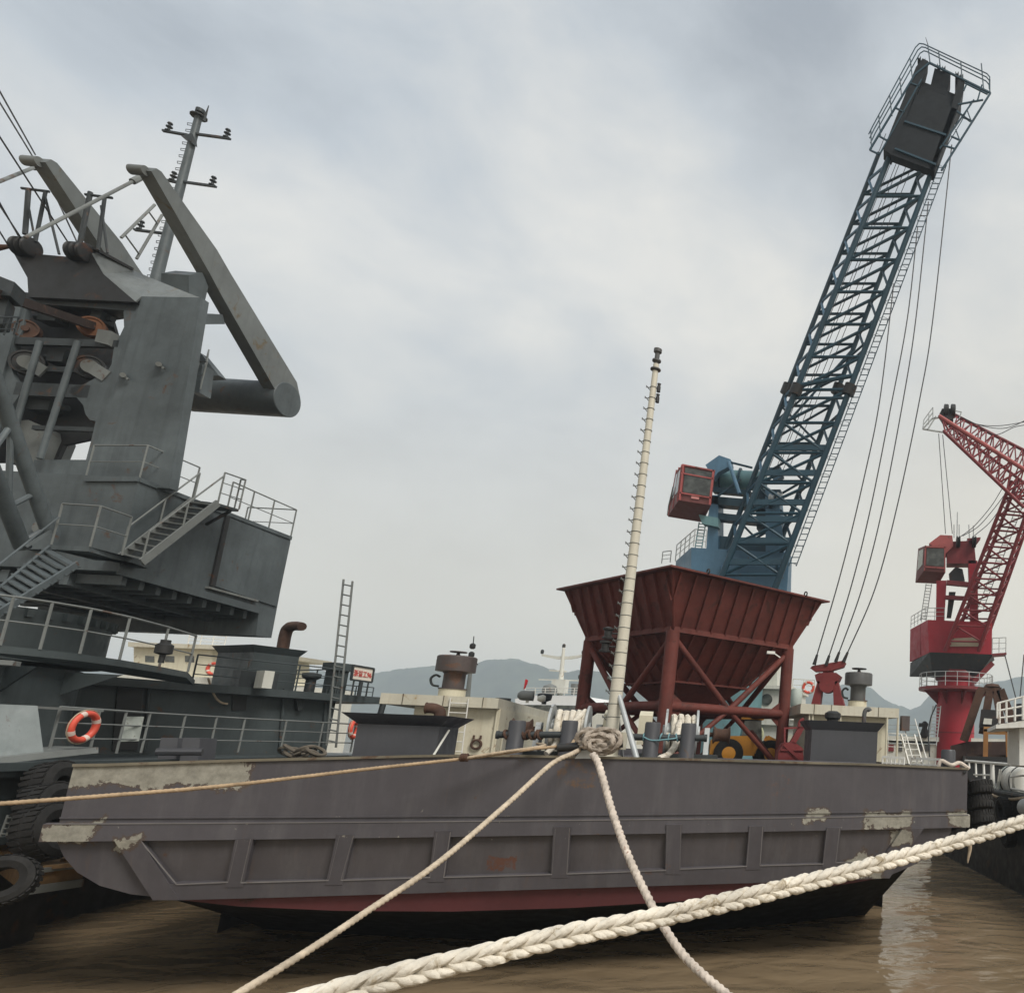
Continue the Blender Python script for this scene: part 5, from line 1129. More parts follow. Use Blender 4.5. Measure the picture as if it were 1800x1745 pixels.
for a, c in (((1546, 272), (1620, 140)), ((1712, 176), (1652, 262)), ((1529, 264), (1546, 272)), ((1655, 255), (1679, 262)), ((1696, 146), (1736, 166)), ((1684, 184), (1728, 176)), ((1682, 196), (1706, 214)), ((1546, 240), (1560, 248)), ((1574, 190), (1590, 198)), ((1692, 206), (1710, 214)), ((1672, 240), (1690, 248)), ((1600, 146), (1616, 152)), ((1726, 150), (1718, 178)), ((1700, 146), (1694, 160))): m.bar(HP(*a), HP(*c), .08, .08)
part(m, 'head_walkway', MBLUE, bcr)
m = MB()
for k, o in enumerate(((0, 0), (4, 6), (8, 13))):
    ox, oy = o; pts = [(1527+ox*.4, 236+oy*1.2), (1534+ox*.5, 222+oy), (1609+ox, 84+oy*.8), (1616+ox, 77+oy), (1624+ox*.6, 78+oy), (1735-ox*.2, 130+oy), (1740-ox*.2, 136+oy), (1739, 144+oy)]
    m.path([HP(*p) for p in pts], .035, 5)
for a, c in (((1531, 230), (1532, 262)), ((1545, 204), (1548, 240)), ((1564, 168), (1568, 204)), ((1582, 138), (1585, 172)), ((1600, 104), (1604, 140)), ((1631, 80), (1635, 112)), ((1650, 91), (1653, 121)), ((1689, 109), (1691, 140)), ((1725, 112), (1729, 158)), ((1740, 140), (1740, 164)), ((1700, 194), (1708, 216)), ((1680, 228), (1688, 250))): m.tube(HP(*a), HP(*c), .04, n=5)
m.path([HP(1708, 178), HP(1690, 214), HP(1664, 258)], .03, 5)
part(m, 'head_railing', MBLUE, bcr)
m = MB(); m.tube(HP(1632, 82), HP(1627, 66), .03, .015, n=5); part(m, 'aerial', MBK, bcr)
# cab
fTL, fTR, fBR, fBL = (BPt(1200, 816, -.6), BPt(1257, 827, -.6), BPt(1250, 888, -.6), BPt(1193, 879, -.6))
bTL, bTR, bBR, bBL = (BPt(1189, 827, 1.6), BPt(1246, 838, 1.6), BPt(1235, 918, 1.6), BPt(1174, 908, 1.6))
m = MB(); m.hexa([fBL, fBR, bBR, bBL], [lerp(fBL, fTL, .99), lerp(fBR, fTR, .99), lerp(bBR, bTR, .99), lerp(bBL, bTL, .99)]); cabp = part(m, 'cab', MCAB, bcr)
fx, fy = (fTR-fTL), (fTL-fBL); nf = fx.cross(fy).normalized()
if nf.y > 0: nf = -nf
def CF(u, v, o=0.02): return lerp(lerp(fBL, fBR, u), lerp(fTL, fTR, u), v)+nf*o
m = MB(); m.prism([CF(.1, .24), CF(.93, .24), CF(.93, .72), CF(.1, .72)], nf*.02); m.prism([CF(.1, .77), CF(.93, .77), CF(.93, .92), CF(.1, .92)], nf*.02); part(m, 'window', MGLS, cabp)
m = MB(); w0 = lerp(lerp(bBL, fBL, .2), lerp(bTL, fTL, .2), .3); nl = (fTL-bTL).cross(fTL-fBL).normalized(); nl = nl if nl.x < 0 else -nl
LF = lambda u, v: lerp(lerp(bBL, fBL, u), lerp(bTL, fTL, u), v)+nl*.02
m.prism([LF(.15, .3), LF(.85, .3), LF(.85, .88), LF(.15, .88)], nl*.02); part(m, 'side_window', MGLS, cabp)
m = MB()
for a, c in ((0, 1), (1, 1)): pass
for u in (.04, .96): m.bar(CF(u, .0, .04), CF(u, 1, .04), .1, .1, nf)
for v in (.2, .745, .98): m.bar(CF(0, v, .04), CF(1, v, .04), .08, .1, nf)
for u in (.08, .5, .92): m.bar(LF(u, 0), LF(u, 1), .08, .08, nl)
part(m, 'frame', MPINK, cabp)
m = MB(); m.prism([CF(.38, .1, .03), CF(.62, .1, .03), CF(.62, .19, .03), CF(.38, .19, .03)], nf*.02); part(m, 'number_plate', mat('pale_pink', (.6, .25, .23), .6, .1), cabp)
m = MB(); railing(m, [BPt(1173, 906, 1.7), BPt(1181, 872, 1.0)], .6, 2, .025); part(m, 'cab_railing', MGR, cabp)
m = MB(); ladder(m, BPt(1222, 962, .5), BPt(1229, 918, .8), V((.38, .05, 0)), 8, .035, .03); m.prism([BPt(1228, 904, .3), BPt(1262, 910, .3), BPt(1262, 926, .3), BPt(1234, 920, .3)], V((0, .6, 0))); part(m, 'cab_ladder', MTEAL, bcr)
m = MB(); railing(m, [BPt(1187, 986, 3), BPt(1219, 960, .2), BPt(1240, 962, .1)], 1.05, 2, .03, sp=.9); part(m, 'house_railing', MGAL, bcr)
m = MB(); railing(m, [BPt(1163, 990, 3), BPt(1178, 988, 3)], .75, 2, .03, sp=.5); part(m, 'house_railing', MGAL, bcr)
# hanging grab with its four wires
gb = U(1455, 1200, 38.0); gt = thing('hanging_grab', 'dark red grab hanging by four wires above the right deckhouse roof', 'grab', gb)
def G2(px, py, dy=0.0): return U(px, py, 38.0+dy)
m = MB(); m.prism([G2(1424, 1174), G2(1428, 1170), G2(1480, 1161), G2(1486, 1164), G2(1482, 1172), G2(1462, 1178), G2(1432, 1180)], V((0, .5, 0))); part(m, 'head_beam', MGRAB, gt)
m = MB(); m.prism([G2(1432, 1186), G2(1440, 1182), G2(1470, 1182), G2(1478, 1188), G2(1474, 1196), G2(1466, 1206), G2(1444, 1206), G2(1435, 1198)], V((0, .7, 0))); m.prism([G2(1446, 1174, .1), G2(1464, 1174, .1), G2(1464, 1186, .1), G2(1446, 1186, .1)], V((0, .4, 0))); part(m, 'crosshead', MGRAB, gt)
m = MB(); m.lathe(G2(1454, 1204, .0), V((0, 1, 0)), [(.4, -.1), (.4, .1), (.3, .12), (.3, .3), (.4, .32), (.4, .5)], 24); part(m, 'sheave_block', MGRAB, gt)
for a in ([(1437, 1196), (1446, 1200), (1438, 1262), (1419, 1262)], [(1464, 1200), (1472, 1196), (1490, 1262), (1466, 1262)]):
    m = MB(); m.prism([G2(*p) for p in a], V((0, .6, 0))); part(m, 'arm', MGRAB, gt)
zz = G2(1440, 1262).z
m = MB(); g0 = G2(1412, 1262); m.prism([g0, G2(1496, 1262), G2(1488, 1300), G2(1454, 1316), G2(1420, 1300)], V((0, 1.2, 0))); part(m, 'bucket', MGRAB, gt)
wires = [[(1571, 500), (1547, 700), (1520, 835), (1480, 1000), (1432, 1165)], [(1613, 400), (1595, 560), (1565, 720), (1530, 895), (1495, 1035), (1453, 1166)], [(1632, 355), (1610, 560), (1590, 690), (1552, 890), (1515, 1035), (1470, 1160)], [(1673, 255), (1640, 560), (1617, 700), (1577, 890), (1538, 1035), (1484, 1160)]]
for pts in wires:
    ys = [HP(0, 0).y]*0; n = len(pts)
    P_ = spline([U(px, py, 37.8+.9*i/(n-1)*0+.2*(i/(n-1))) for i, (px, py) in enumerate(pts)], 8)
    m = MB(); m.path(P_, .035, 5); part(m, 'hoist_wire', MWIRE, gt)
    m = MB(); d = (P_[-2]-P_[-1]).normalized(); m.tube(P_[-1]-d*.1, P_[-1]+d*.45, .1, .06); part(m, 'socket', MBK, gt)

# ------------------------------------------------------------------ red double-jib crane on the far right
YC = 58.0
def C(px, py, dy=0.0): return U(px, py, YC+dy)
rc0 = C(1679, 1270, 1.6)
rcr = thing('red_deck_crane', 'red pedestal crane with lattice boom and folded jib on the far right', 'crane', V((rc0.x, rc0.y, 4)))
rr_ = (C(1713, 1250)-C(1645, 1250)).length/2
m = MB(); m.lathe(V((rc0.x, rc0.y, 0)), Z, [(rr_*1.04, 1.5), (rr_*1.02, C(1680, 1290).z), (rr_, C(1680, 1190).z)], 40); part(m, 'pedestal', MRED, rcr)
m = MB(); m.lathe(V((rc0.x, rc0.y, C(1680, 1288).z)), Z, [(rr_*1.03, 0), (rr_*1.035, .05), (rr_*1.03, .1)], 40); part(m, 'weld_band', MREDD, rcr)
zw2 = C(1680, 1212).z
m = MB(); m.lathe(V((rc0.x, rc0.y, zw2)), Z, [(rr_, -.1), (rr_*2.0, 0), (rr_*2.0, .22), (rr_, .22)], 36); part(m, 'walkway', MREDD, rcr)
m = MB(); ringp = [V((rc0.x+rr_*1.95*math.cos(a), rc0.y+rr_*1.95*math.sin(a), zw2+.2)) for a in [2*math.pi*k/20 for k in range(21)]]; railing(m, ringp, 1.1, 2, .03, sp=1.2); part(m, 'walkway_railing', MGAL, rcr)
for k in range(8): m = MB(); a = k*math.pi/4+.3; g = V((math.cos(a), math.sin(a), 0)); o_ = V((rc0.x, rc0.y, zw2)); m.prism([o_+g*rr_-Z*.05, o_+g*rr_*1.8, o_+g*rr_-Z*1.1], g.cross(Z)*.06); part(m, 'walkway_bracket', MREDD, rcr)
# slewing platform: dark faceted underside and red house
top = [C(1600, 1165, 3.6), C(1634, 1146, -.5), C(1746, 1150, -.5), C(1748, 1160, 3.6)]
m = MB(); m.hexa([C(1599, 1189, 3.6), C(1640, 1190, .3), C(1720, 1186, .3), C(1712, 1190, 3.6)], top); part(m, 'slew_platform', MGD, rcr)
m = MB(); m.lathe(V((rc0.x, rc0.y, C(1680, 1194).z)), Z, [(rr_*1.02, 0), (rr_*1.12, .1), (rr_*1.12, .8)], 36); part(m, 'slew_bearing', MREDD, rcr)
m = MB(); m.hexa([C(1599, 1163, 3.6), C(1633, 1147, -.4), C(1743, 1151, -.4), C(1743, 1158, 3.6)], [C(1600, 1106, 3.6), C(1631, 1089, -.4), C(1744, 1094, -.4), C(1744, 1104, 3.6)]); part(m, 'machinery_house', MRED, rcr)
m = MB(); m.bar(C(1619, 1152, 1.2), C(1619, 1096, 1.2), .1, .1); part(m, 'house_pipe', MREDD, rcr)
m = MB(); m.prism([C(1672, 1122, -.45), C(1716, 1120, -.45), C(1722, 1136, -.45), C(1665, 1136, -.45)], V((0, -.06, 0))); part(m, 'pale_panel', mat('faded_panel', (.36, .3, .22), .6, .2), rcr)
m = MB(); railing(m, [C(1601, 1104, 3.6), C(1626, 1090, .2), C(1660, 1090, -.2)], 1.0, 2, .03, sp=1.0); part(m, 'house_railing', MGAL, rcr)
m = MB(); m.bar(C(1743, 1152, 0), C(1768, 1150, 0), 1.2, .15); part(m, 'side_platform', MREDD, rcr)
m = MB(); railing(m, [C(1744, 1150, -.4), C(1768, 1149, -.4), C(1768, 1149, .6)], 1.3, 2, .035, sp=.7); part(m, 'side_platform_railing', MGAL, rcr)
m = MB(); m.bar(C(1745, 1165, 0), C(1712, 1198, 0), .4, .4); part(m, 'support_strut', MREDD, rcr)
# upper frame
for q4 in ([(1646, 1020), (1664, 1020), (1660, 1092), (1645, 1092)], [(1702, 985), (1718, 985), (1720, 1096), (1706, 1096)]):
    m = MB(); m.prism([C(*p) for p in q4], V((0, 1.2, 0))); part(m, 'frame_post', MRED, rcr)
m = MB(); m.prism([C(1664, 952), C(1712, 950), C(1716, 990), C(1664, 990)], V((0, 1.4, 0))); part(m, 'frame_head', MREDD, rcr)
m = MB(); m.prism([C(1633, 955, -.2), C(1653, 940, -.2), C(1674, 941, -.2), C(1676, 960, -.2), C(1660, 975, -.2)], V((0, 1.4, 0))); part(m, 'head_box', MPINK, rcr)
m = MB(); m.bar(C(1664, 1024), C(1706, 1028), .5, .35); m.bar(C(1662, 1050), C(1706, 1052), .4, .3); part(m, 'frame_beam', MREDD, rcr)
m = MB(); m.prism([C(1668, 1008, .4), C(1680, 996, .4), C(1692, 1000, .4), C(1696, 1020, .4), C(1670, 1024, .4)], V((0, .6, 0))); part(m, 'hoist_winch', MBK, rcr)
m = MB(); m.prism([C(1668, 1040, .5), C(1680, 1040, .5), C(1672, 1085, .5), C(1664, 1085, .5)], V((0, .4, 0))); part(m, 'cable_duct', MBK, rcr)
m = MB(); m.prism([C(1700, 946), C(1724, 944), C(1718, 952), C(1704, 956)], V((0, .8, 0))); part(m, 'rope_guard', MREDD, rcr)
m = MB()
for x0, x1, y0, y1 in ((1682, 1683, 948, 900), (1677, 1677, 945, 922), (1686, 1686, 945, 922), (1704, 1703, 945, 922), (1711, 1711, 945, 924)): m.tube(C(x0, y0), C(x1, y1), .045, n=5)
part(m, 'head_aerials', MGAL, rcr)
for px in (1681, 1709):
    m = MB(); m.lathe(C(px, 952, -.2), c_, [(.45, 0), (.5, .05), (.36, .15), (.5, .25), (.45, .3)], 18); part(m, 'head_sheave', MBK, rcr)
# cab
f4 = [C(1624, 1003, -.4), C(1662, 1006, -.4), C(1662, 960, -.4), C(1626, 959, -.4)]; k4 = [C(1609, 1024, 1.6), C(1650, 1026, 1.6), C(1652, 964, 1.6), C(1614, 964, 1.6)]
m = MB(); m.hexa([f4[0], f4[1], k4[1], k4[0]], [f4[3], f4[2], k4[2], k4[3]]); cb2 = part(m, 'cab', MCAB, rcr)
nf = (f4[1]-f4[0]).cross(f4[3]-f4[0]).normalized(); nf = nf if nf.y < 0 else -nf
def CG(u, v, o=.02): return lerp(lerp(f4[0], f4[1], u), lerp(f4[3], f4[2], u), v)+nf*o
m = MB(); m.prism([CG(.1, .22), CG(.93, .22), CG(.93, .9), CG(.1, .9)], nf*.02); part(m, 'window', MGLS, cb2)
m = MB(); nl = V((-1, -.3, 0)).normalized(); S4 = lambda u, v: lerp(lerp(k4[0], f4[0], u), lerp(k4[3], f4[3], u), v)+nl*.03
m.prism([S4(.2, .3), S4(.85, .3), S4(.85, .9), S4(.2, .9)], nl*.02); part(m, 'side_window', mat('pale_glass', (.4, .4, .34), .3, .2), cb2)
m = MB()
for u in (.03, .97): m.bar(CG(u, 0, .05), CG(u, 1, .05), .1, .1, nf)
for v in (.15, .95): m.bar(CG(0, v, .05), CG(1, v, .05), .12, .1, nf)
part(m, 'frame', MPINK, cb2)
m = MB(); ladder(m, C(1618, 1090, .5), C(1628, 1026, .8), V((.45, 0, 0)), 12, .04, .035); part(m, 'cab_ladder', MGAL, rcr)
# boom
bA, bB = lin(C(1661, 1144, -1.5), C(1778, 845, -6)), lin(C(1720, 1145, -1.5), C(1822, 850, -6))
bC, bD = lin(C(1676, 1130, .5), C(1790, 842, -3.8)), lin(C(1732, 1130, .5), C(1832, 848, -3.8))
for cf in (bA, bB, bC, bD):
    m = MB(); m.tube(cf(0), cf(1), .16, .15, n=8); part(m, 'boom_chord', MREDD, rcr)
m = MB(); lattice(m, bA, bB, 10, .075, .06, 1, 'Z'); part(m, 'boom_lacing', MREDD, rcr)
m = MB(); lattice(m, bC, bD, 10, .07, .06, 1, 'Z', True); part(m, 'boom_lacing', MREDD, rcr)
m = MB(); lattice(m, bA, bC, 14, .06, 0, 1, 'W'); lattice(m, bB, bD, 14, .06, 0, 1, 'W'); part(m, 'side_lacing', MREDD, rcr)
m = MB(); ladder(m, lerp(bC(.2), bD(.2), .35), lerp(bC(1), bD(1), .35), V((.45, 0, 0)), 40, .035, .03); part(m, 'boom_ladder', MGAL, rcr)
# jib running down-left from the boom top
JY = lambda t: YC-7.5+1.5*t
def J(px, py, t, dy=0): return U(px, py, JY(t)+dy)
j1, j2 = lin(J(1650, 731, 0), J(1840, 850, 1)), lin(J(1664, 722, 0, 1.6), J(1840, 812, 1, 1.6))
j3, j4 = lin(J(1658, 757, 0), J(1800, 892, 1)), lin(J(1668, 748, 0, 1.6), J(1815, 860, 1, 1.6))
for cf, r, mt in ((j1, .17, MPINK), (j2, .14, MREDD), (j3, .14, MREDD), (j4, .12, MREDD)):
    m = MB(); m.tube(cf(0), cf(1), r, n=8); part(m, 'jib_chord', mt, rcr)
m = MB(); lattice(m, j1, j3, 9, .07, 0.03, 1, 'X'); part(m, 'jib_lacing', MREDD, rcr)
m = MB(); lattice(m, j2, j4, 9, .06, 0.03, 1, 'Z'); lattice(m, j1, j2, 14, .055, 0, 1, 'W'); lattice(m, j3, j4, 14, .055, 0, 1, 'W'); part(m, 'jib_lacing', MREDD, rcr)
m = MB()
for px in (1659, 1671): m.lathe(J(px, 722, 0, .4), c_, [(.45, 0), (.5, .04), (.5, .3), (.45, .34)], 18)
m.prism([J(1651, 728, 0, .2), J(1656, 718, 0, .2), J(1676, 718, 0, .2), J(1676, 736, 0, .2), J(1660, 742, 0, .2)], V((0, .8, 0))); part(m, 'jib_head', MBK, rcr)
m = MB()
for a, c in (((1622, 754), (1660, 760)), ((1622, 754), (1638, 736)), ((1638, 736), (1650, 734)), ((1630, 756), (1645, 732))): m.bar(J(*a, 0), J(*c, 0), .14, .08)
for a, c in (((1622, 754), (1624, 738)), ((1624, 738), (1640, 716)), ((1632, 746), (1633, 728)), ((1640, 716), (1640, 734)), ((1624, 746), (1640, 725)), ((1678, 722), (1690, 724)), ((1690, 724), (1686, 736))): m.tube(J(*a, 0), J(*c, 0), .04, n=5)
part(m, 'jib_platform', MGAL, rcr)
for pts in ([(1690, 733), (1725, 748), (1770, 752), (1820, 730)], [(1720, 748), (1750, 764), (1785, 750), (1820, 745)], [(1680, 728), (1715, 745), (1760, 748), (1820, 738)]):
    m = MB(); m.path(spline([J(px, py, .3) for px, py in pts], 6), .03, 4); part(m, 'slack_cable', MWIRE, rcr)
for pts in ([(1687, 944), (1712, 925), (1742, 890), (1762, 858)], [(1692, 942), (1720, 925), (1748, 893), (1768, 866)], [(1712, 942), (1738, 920), (1757, 895), (1772, 868)]):
    m = MB(); m.path(spline([C(px, py, -1.5) for px, py in pts], 6), .03, 4); part(m, 'slack_cable', MWIRE, rcr)
for a, c in (((1650, 762), (1662, 938)), ((1657, 764), (1674, 938))):
    m = MB(); m.tube(J(*a, 0, .5), C(*c, -3), .028, n=4); part(m, 'hoist_wire', MWIRE, rcr)
m = MB(); ladder(m, C(1632, 1310, -.3), C(1640, 1240, -.3), V((.6, 0, 0)), 12, .05, .03)
part(m, 'pedestal_ladder', MGAL, rcr)
m = MB(); m.path(spline([C(1634, 1330, -.4), C(1632, 1290, -.4), C(1636, 1262, -.4), C(1646, 1238, -.4)], 5), .06, 6); part(m, 'cable_conduit', MGD, rcr)

# rusty grab parked beside the red crane, timber frame under it
YG = 44.0
def GG(px, py, dy=0): return U(px, py, YG+dy)
db = thing('dark_barge', 'low black barge hull lying behind the white rails at the right edge', 'barge', GG(1750, 1340, -4))
m = MB(); z_ = GG(1750, 1330, -4).z; a = GG(1697, 1340, -4); m.box(V((a.x, a.y, -2)), V((14, 0, 0)), V((0, 9, 0)), Z*(z_+2)); m.box(V((a.x, a.y-.1, z_-.35)), V((14, 0, 0)), V((0, .1, 0)), Z*.3); part(m, 'hull', MBK, db)
g3 = thing('parked_grab', 'rusty brown four-armed grab parked right of the red crane pedestal', 'grab', GG(1745, 1290))
m = MB(); m.prism([GG(1720, 1207), GG(1761, 1208), GG(1759, 1216), GG(1720, 1218)], V((0, .8, 0))); m.lathe(GG(1744, 1207, .4), Z, [(.5, 0), (.4, .15), (.1, .2)], 14); part(m, 'crosshead', MRUST, g3)
for a, c, wd in (((1724, 1213), (1694, 1302), .5), ((1740, 1214), (1727, 1290), .46), ((1750, 1214), (1762, 1280), .42), ((1758, 1212), (1793, 1302), .5)):
    m = MB(); m.bar(GG(*a), GG(*c), wd, .3, V((0, 1, 0))); part(m, 'arm', MRUST if wd > .32 else mat('brown_arm', (.2, .07, .04), .7, .3, rust=.3), g3)
m = MB(); m.prism([GG(1672, 1310), GG(1700, 1303), GG(1790, 1303), GG(1800, 1340), GG(1672, 1340)], V((0, 2, 0))); part(m, 'shell', mat('dark_rust', (.045, .025, .02), .8, .4, rust=.4), g3)
m = MB(); m.prism([GG(1726, 1246, -1), GG(1756, 1248, -1), GG(1752, 1280, -1), GG(1722, 1278, -1)], V((0, .8, 0))); part(m, 'winch_box', MBK, g3)
m = MB(); m.prism([GG(1730, 1262, -1.2), GG(1744, 1263, -1.2), GG(1743, 1273, -1.2), GG(1728, 1272, -1.2)], V((0, .1, 0))); part(m, 'pale_plate', MSHIP, g3)
tfm = thing('timber_portal', 'square frame of orange-brown posts standing under the rusty grab', 'frame', GG(1750, 1326, -3))
for a, c, wd in (((1733, 1281), (1732, 1330), .26), ((1770, 1282), (1772, 1330), .2)):
    m = MB(); m.bar(GG(*a, -3), GG(*c, -3), wd, .25, V((0, 1, 0))); part(m, 'post', mat('orange_timber', (.3, .14, .045), .8, .4), tfm)
m = MB(); m.bar(GG(1729, 1281, -3), GG(1774, 1283, -3), .25, .26); m.bar(GG(1733, 1288, -3), GG(1770, 1289, -3), .2, .12); part(m, 'lintel', mat('orange_timber_top', (.33, .17, .06), .8, .4), tfm)
m = MB(); m.box(GG(1700, 1346, -2.8), V((4.5, 0, 0)), V((0, 2, 0)), Z*.65); part(m, 'base', mat('dark_timber', (.05, .03, .022), .85, .4), tfm)

# ------------------------------------------------------------------ ships behind
def ship_hull(par, x0, x1, Y, ytop, depth, mt):
    a, c = U(x0, 1330, Y), U(x1, 1330, Y); z1 = U((x0+x1)/2, ytop, Y).z
    m = MB(); m.box(V((a.x, a.y, -.5)), V((c.x-a.x, 0, 0)), V((0, depth, 0)), Z*(z1+.5)); part(m, 'hull', mt, par)
# white ship behind the hopper
Y1 = 47.0
def A1(px, py, dy=0): return U(px, py, Y1+dy)
s1 = thing('white_ship', 'cream white ship superstructure with ladder and rails behind the hopper', 'ship', A1(1350, 1330))
m = MB(); m.box(V((A1(1180, 1300).x, Y1, 2.5)), V(((A1(1440, 1300)-A1(1180, 1300)).x, 0, 0)), V((0, 8, 0)), Z*(A1(1320, 1272).z-2.5)); part(m, 'lower_house', MSHIP, s1)
m = MB(); m.box(V((A1(1180, 1300).x-.3, Y1-.3, A1(1320, 1273).z)), V(((A1(1432, 1300)-A1(1180, 1300)).x, 0, 0)), V((0, 8, 0)), Z*.35); part(m, 'boat_deck', MSHIP, s1)
m = MB(); m.prism([A1(1300, 1210), A1(1388, 1212), A1(1387, 1265), A1(1300, 1265)], V((0, 6, 0))); part(m, 'middle_house', MSHIP, s1)
m = MB(); m.prism([A1(1298, 1203, -.3), A1(1391, 1205, -.3), A1(1391, 1211, -.3), A1(1298, 1209, -.3)], V((0, 6.5, 0))); part(m, 'bridge_deck', MSHIP, s1)
m = MB(); m.prism([A1(1322, 1150, 1), A1(1366, 1152, 1), A1(1366, 1206, 1), A1(1322, 1206, 1)], V((0, 5, 0))); part(m, 'wheelhouse', MSHIP, s1)
for (x, y, r) in ((1348, 1229, .35), (1380, 1240, .12)):
    m = MB(); m.lathe(A1(x, y, -.02), V((0, -1, 0)), [(r, -.05), (r, .05), (r*.8, .06)], 18); part(m, 'porthole', MGLS, s1)
m = MB(); railing(m, [A1(1374, 1203, -.2), A1(1391, 1205, -.2)], 1.1, 2, .03, sp=.6); m.bar(A1(1388, 1204, -.3), A1(1389, 1178, -.3), .12, .12); part(m, 'bridge_railing', MWHT, s1)
m = MB(); railing(m, [A1(1392, 1224, 1.5), A1(1430, 1226, 1.5)], 1.15, 2, .028, sp=.8); part(m, 'boat_deck_railing', MSHIP, s1)
m = MB(); stair(m, A1(1392, 1266, -.5), A1(1393, 1228, .4), A1(1403, 1266, -.5), A1(1404, 1228, .4), 6, .1, .18); part(m, 'stair', MWHT, s1)
m = MB(); m.lathe(A1(1399, 1227, -.2), Z, [(.25, -.6), (.38, -.3), (.38, .3), (.25, .6)], 16); m.bar(A1(1392, 1215, -.1), A1(1407, 1216, -.1), .1, .1); m.bar(A1(1406, 1214, -.1), A1(1406, 1240, -.1), .08, .08); part(m, 'life_raft', MCANV, s1)
m = MB()
for k in range(3): 
    m.path(spline([A1(1322+4*k, 1288, -.4), A1(1332+3*k, 1280, -.6), A1(1341-1*k, 1285, -.6), A1(1338-3*k, 1300, -.6), A1(1322+k, 1307+2*k, -.4)], 5), .06, 6)
part(m, 'rope_festoon', mat('pale_yellow_rope', (.55, .55, .35), .9, .2), s1)
m = MB(); m.prism([A1(1374, 1292, -.1), A1(1400, 1292, -.1), A1(1400, 1340, -.1), A1(1374, 1340, -.1)], V((0, .06, 0))); part(m, 'door', MCRM2, s1)
life_ring('life_ring', 'small orange life ring on the far white railing left of the hanging grab', A1(1421, 1208, 1.2), V((.1, -1, 0)), .32, .09, 'life rings on the ships')
# white ship with the T-shaped mast, far centre
Y2 = 75.0
def A2(px, py, dy=0): return U(px, py, Y2+dy)
s2 = thing('white_ship', 'distant white ship with rounded bridge roof and T-shaped radar mast', 'ship', A2(980, 1310))
m = MB(); m.prism([A2(905, 1228), A2(935, 1222), A2(1025, 1223), A2(1034, 1234), A2(1030, 1262), A2(910, 1262)], V((0, 7, 0))); part(m, 'bridge', mat('bridge_white', (.75, .76, .76), .45, .06), s2)
m = MB(); m.box(V((A2(880, 1250).x, Y2+1, 1)), V(((A2(1060, 1250)-A2(880, 1250)).x, 0, 0)), V((0, 12, 0)), Z*(A2(960, 1240).z-1)); part(m, 'house', MSHIP, s2)
m = MB(); m.prism([A2(912, 1238, -.1), A2(1030, 1240, -.1), A2(1030, 1250, -.1), A2(912, 1249, -.1)], V((0, .2, 0))); part(m, 'bridge_windows', MGLS, s2)
m = MB(); railing(m, [A2(922, 1222), A2(975, 1222), A2(1025, 1222)], .75, 2, .035, sp=.9); part(m, 'roof_railing', MWHT, s2)
m = MB(); m.tube(A2(984, 1222, 2), A2(991, 1138, 2), .3, .14, n=10); part(m, 'mast', MSHIP, s2)
m = MB(); m.prism([A2(952, 1149, 2), A2(978, 1153, 2), A2(1001, 1153, 2), A2(1026, 1150, 2), A2(1026, 1153, 2), A2(1002, 1158, 2), A2(978, 1158, 2), A2(952, 1153, 2)], V((0, .3, 0))); m.bar(A2(947, 1194, 2), A2(1018, 1196, 2), .1, .12); m.bar(A2(966, 1178, 2), A2(995, 1180, 2), .2, .15); part(m, 'yards', MSHIP, s2)
for x, y in ((953, 1147), (1025, 1148), (991, 1137), (1019, 1191)):
    m = MB(); m.lathe(A2(x, y, 2), Z, [(.12, -.1), (.16, .0), (.16, .25), (.06, .35)], 10); part(m, 'mast_lamp', MGD, s2)
m = MB(); m.lathe(A2(966, 1214, 1), Z, [(.6, -.4), (.75, .0), (.6, .5), (.2, .7)], 14); m.lathe(A2(1010, 1214, 1), Z, [(.3, -.4), (.3, .3), (.4, .35), (.4, .7)], 12); part(m, 'roof_gear', MGR, s2)
m = MB(); m.cbox(A2(984, 1206, 1.6), V((1.4, 0, 0)), V((0, .8, 0)), Z*1.4); part(m, 'mast_base', MSHIP, s2)
fl = thing('flag', 'small red flag flying near the searchlight above the left deckhouse', 'flag', U(921, 1212, 52))
m = MB(); fa, fb_ = U(919, 1212, 52), U(923, 1193, 52); m.tube(U(918, 1222, 52), fb_, .025, n=5); part(m, 'staff', MGAL, fl)
m = MB()
for i in range(5):
    u0, u1 = i/5, (i+1)/5; f = lambda u, v: lerp(lerp(fa, fb_, v), lerp(U(928, 1203, 52), U(930, 1196, 52), v), u)+V((0, .12*math.sin(u*5), 0))
    m.face([f(u0, 0), f(u1, 0), f(u1, 1), f(u0, 1)], True); m.face([f(u0, 1)+V((0, .01, 0)), f(u1, 1)+V((0, .01, 0)), f(u1, 0)+V((0, .01, 0)), f(u0, 0)+V((0, .01, 0))], True)
part(m, 'cloth', MFLAG, fl)
sl = thing('searchlight', 'pale grey searchlight on the corner of the left deckhouse roof', 'searchlight', V((side.x, side.y, fz))+b_*0.6+q_*2.2)
q = V((side.x, side.y, fz))+b_*0.5+q_*2.4
m = MB(); m.lathe(q+Z*.3-b_*.3, b_, [(.1, -.1), (.2, 0), (.22, .1), (.22, .5), (.24, .52)], 16); part(m, 'lamp_housing', MGR, sl)
m = MB(); m.tube(q-Z*.02, q+Z*.2, .06); m.lathe(q+b_*.7+Z*.2, -b_, [(.12, 0), (.18, .1), (.1, .3)], 12); part(m, 'bracket', MSHIP, sl)
wm = thing('whip_mast', 'thin dark signal mast with stacked lamps behind the left mushroom ventilator', 'mast', U(824, 1222, 33))
m = MB(); m.tube(U(822, 1225, 33), U(830, 1150, 33), .1, .06, n=8); part(m, 'pole', MGR, wm)
m = MB()
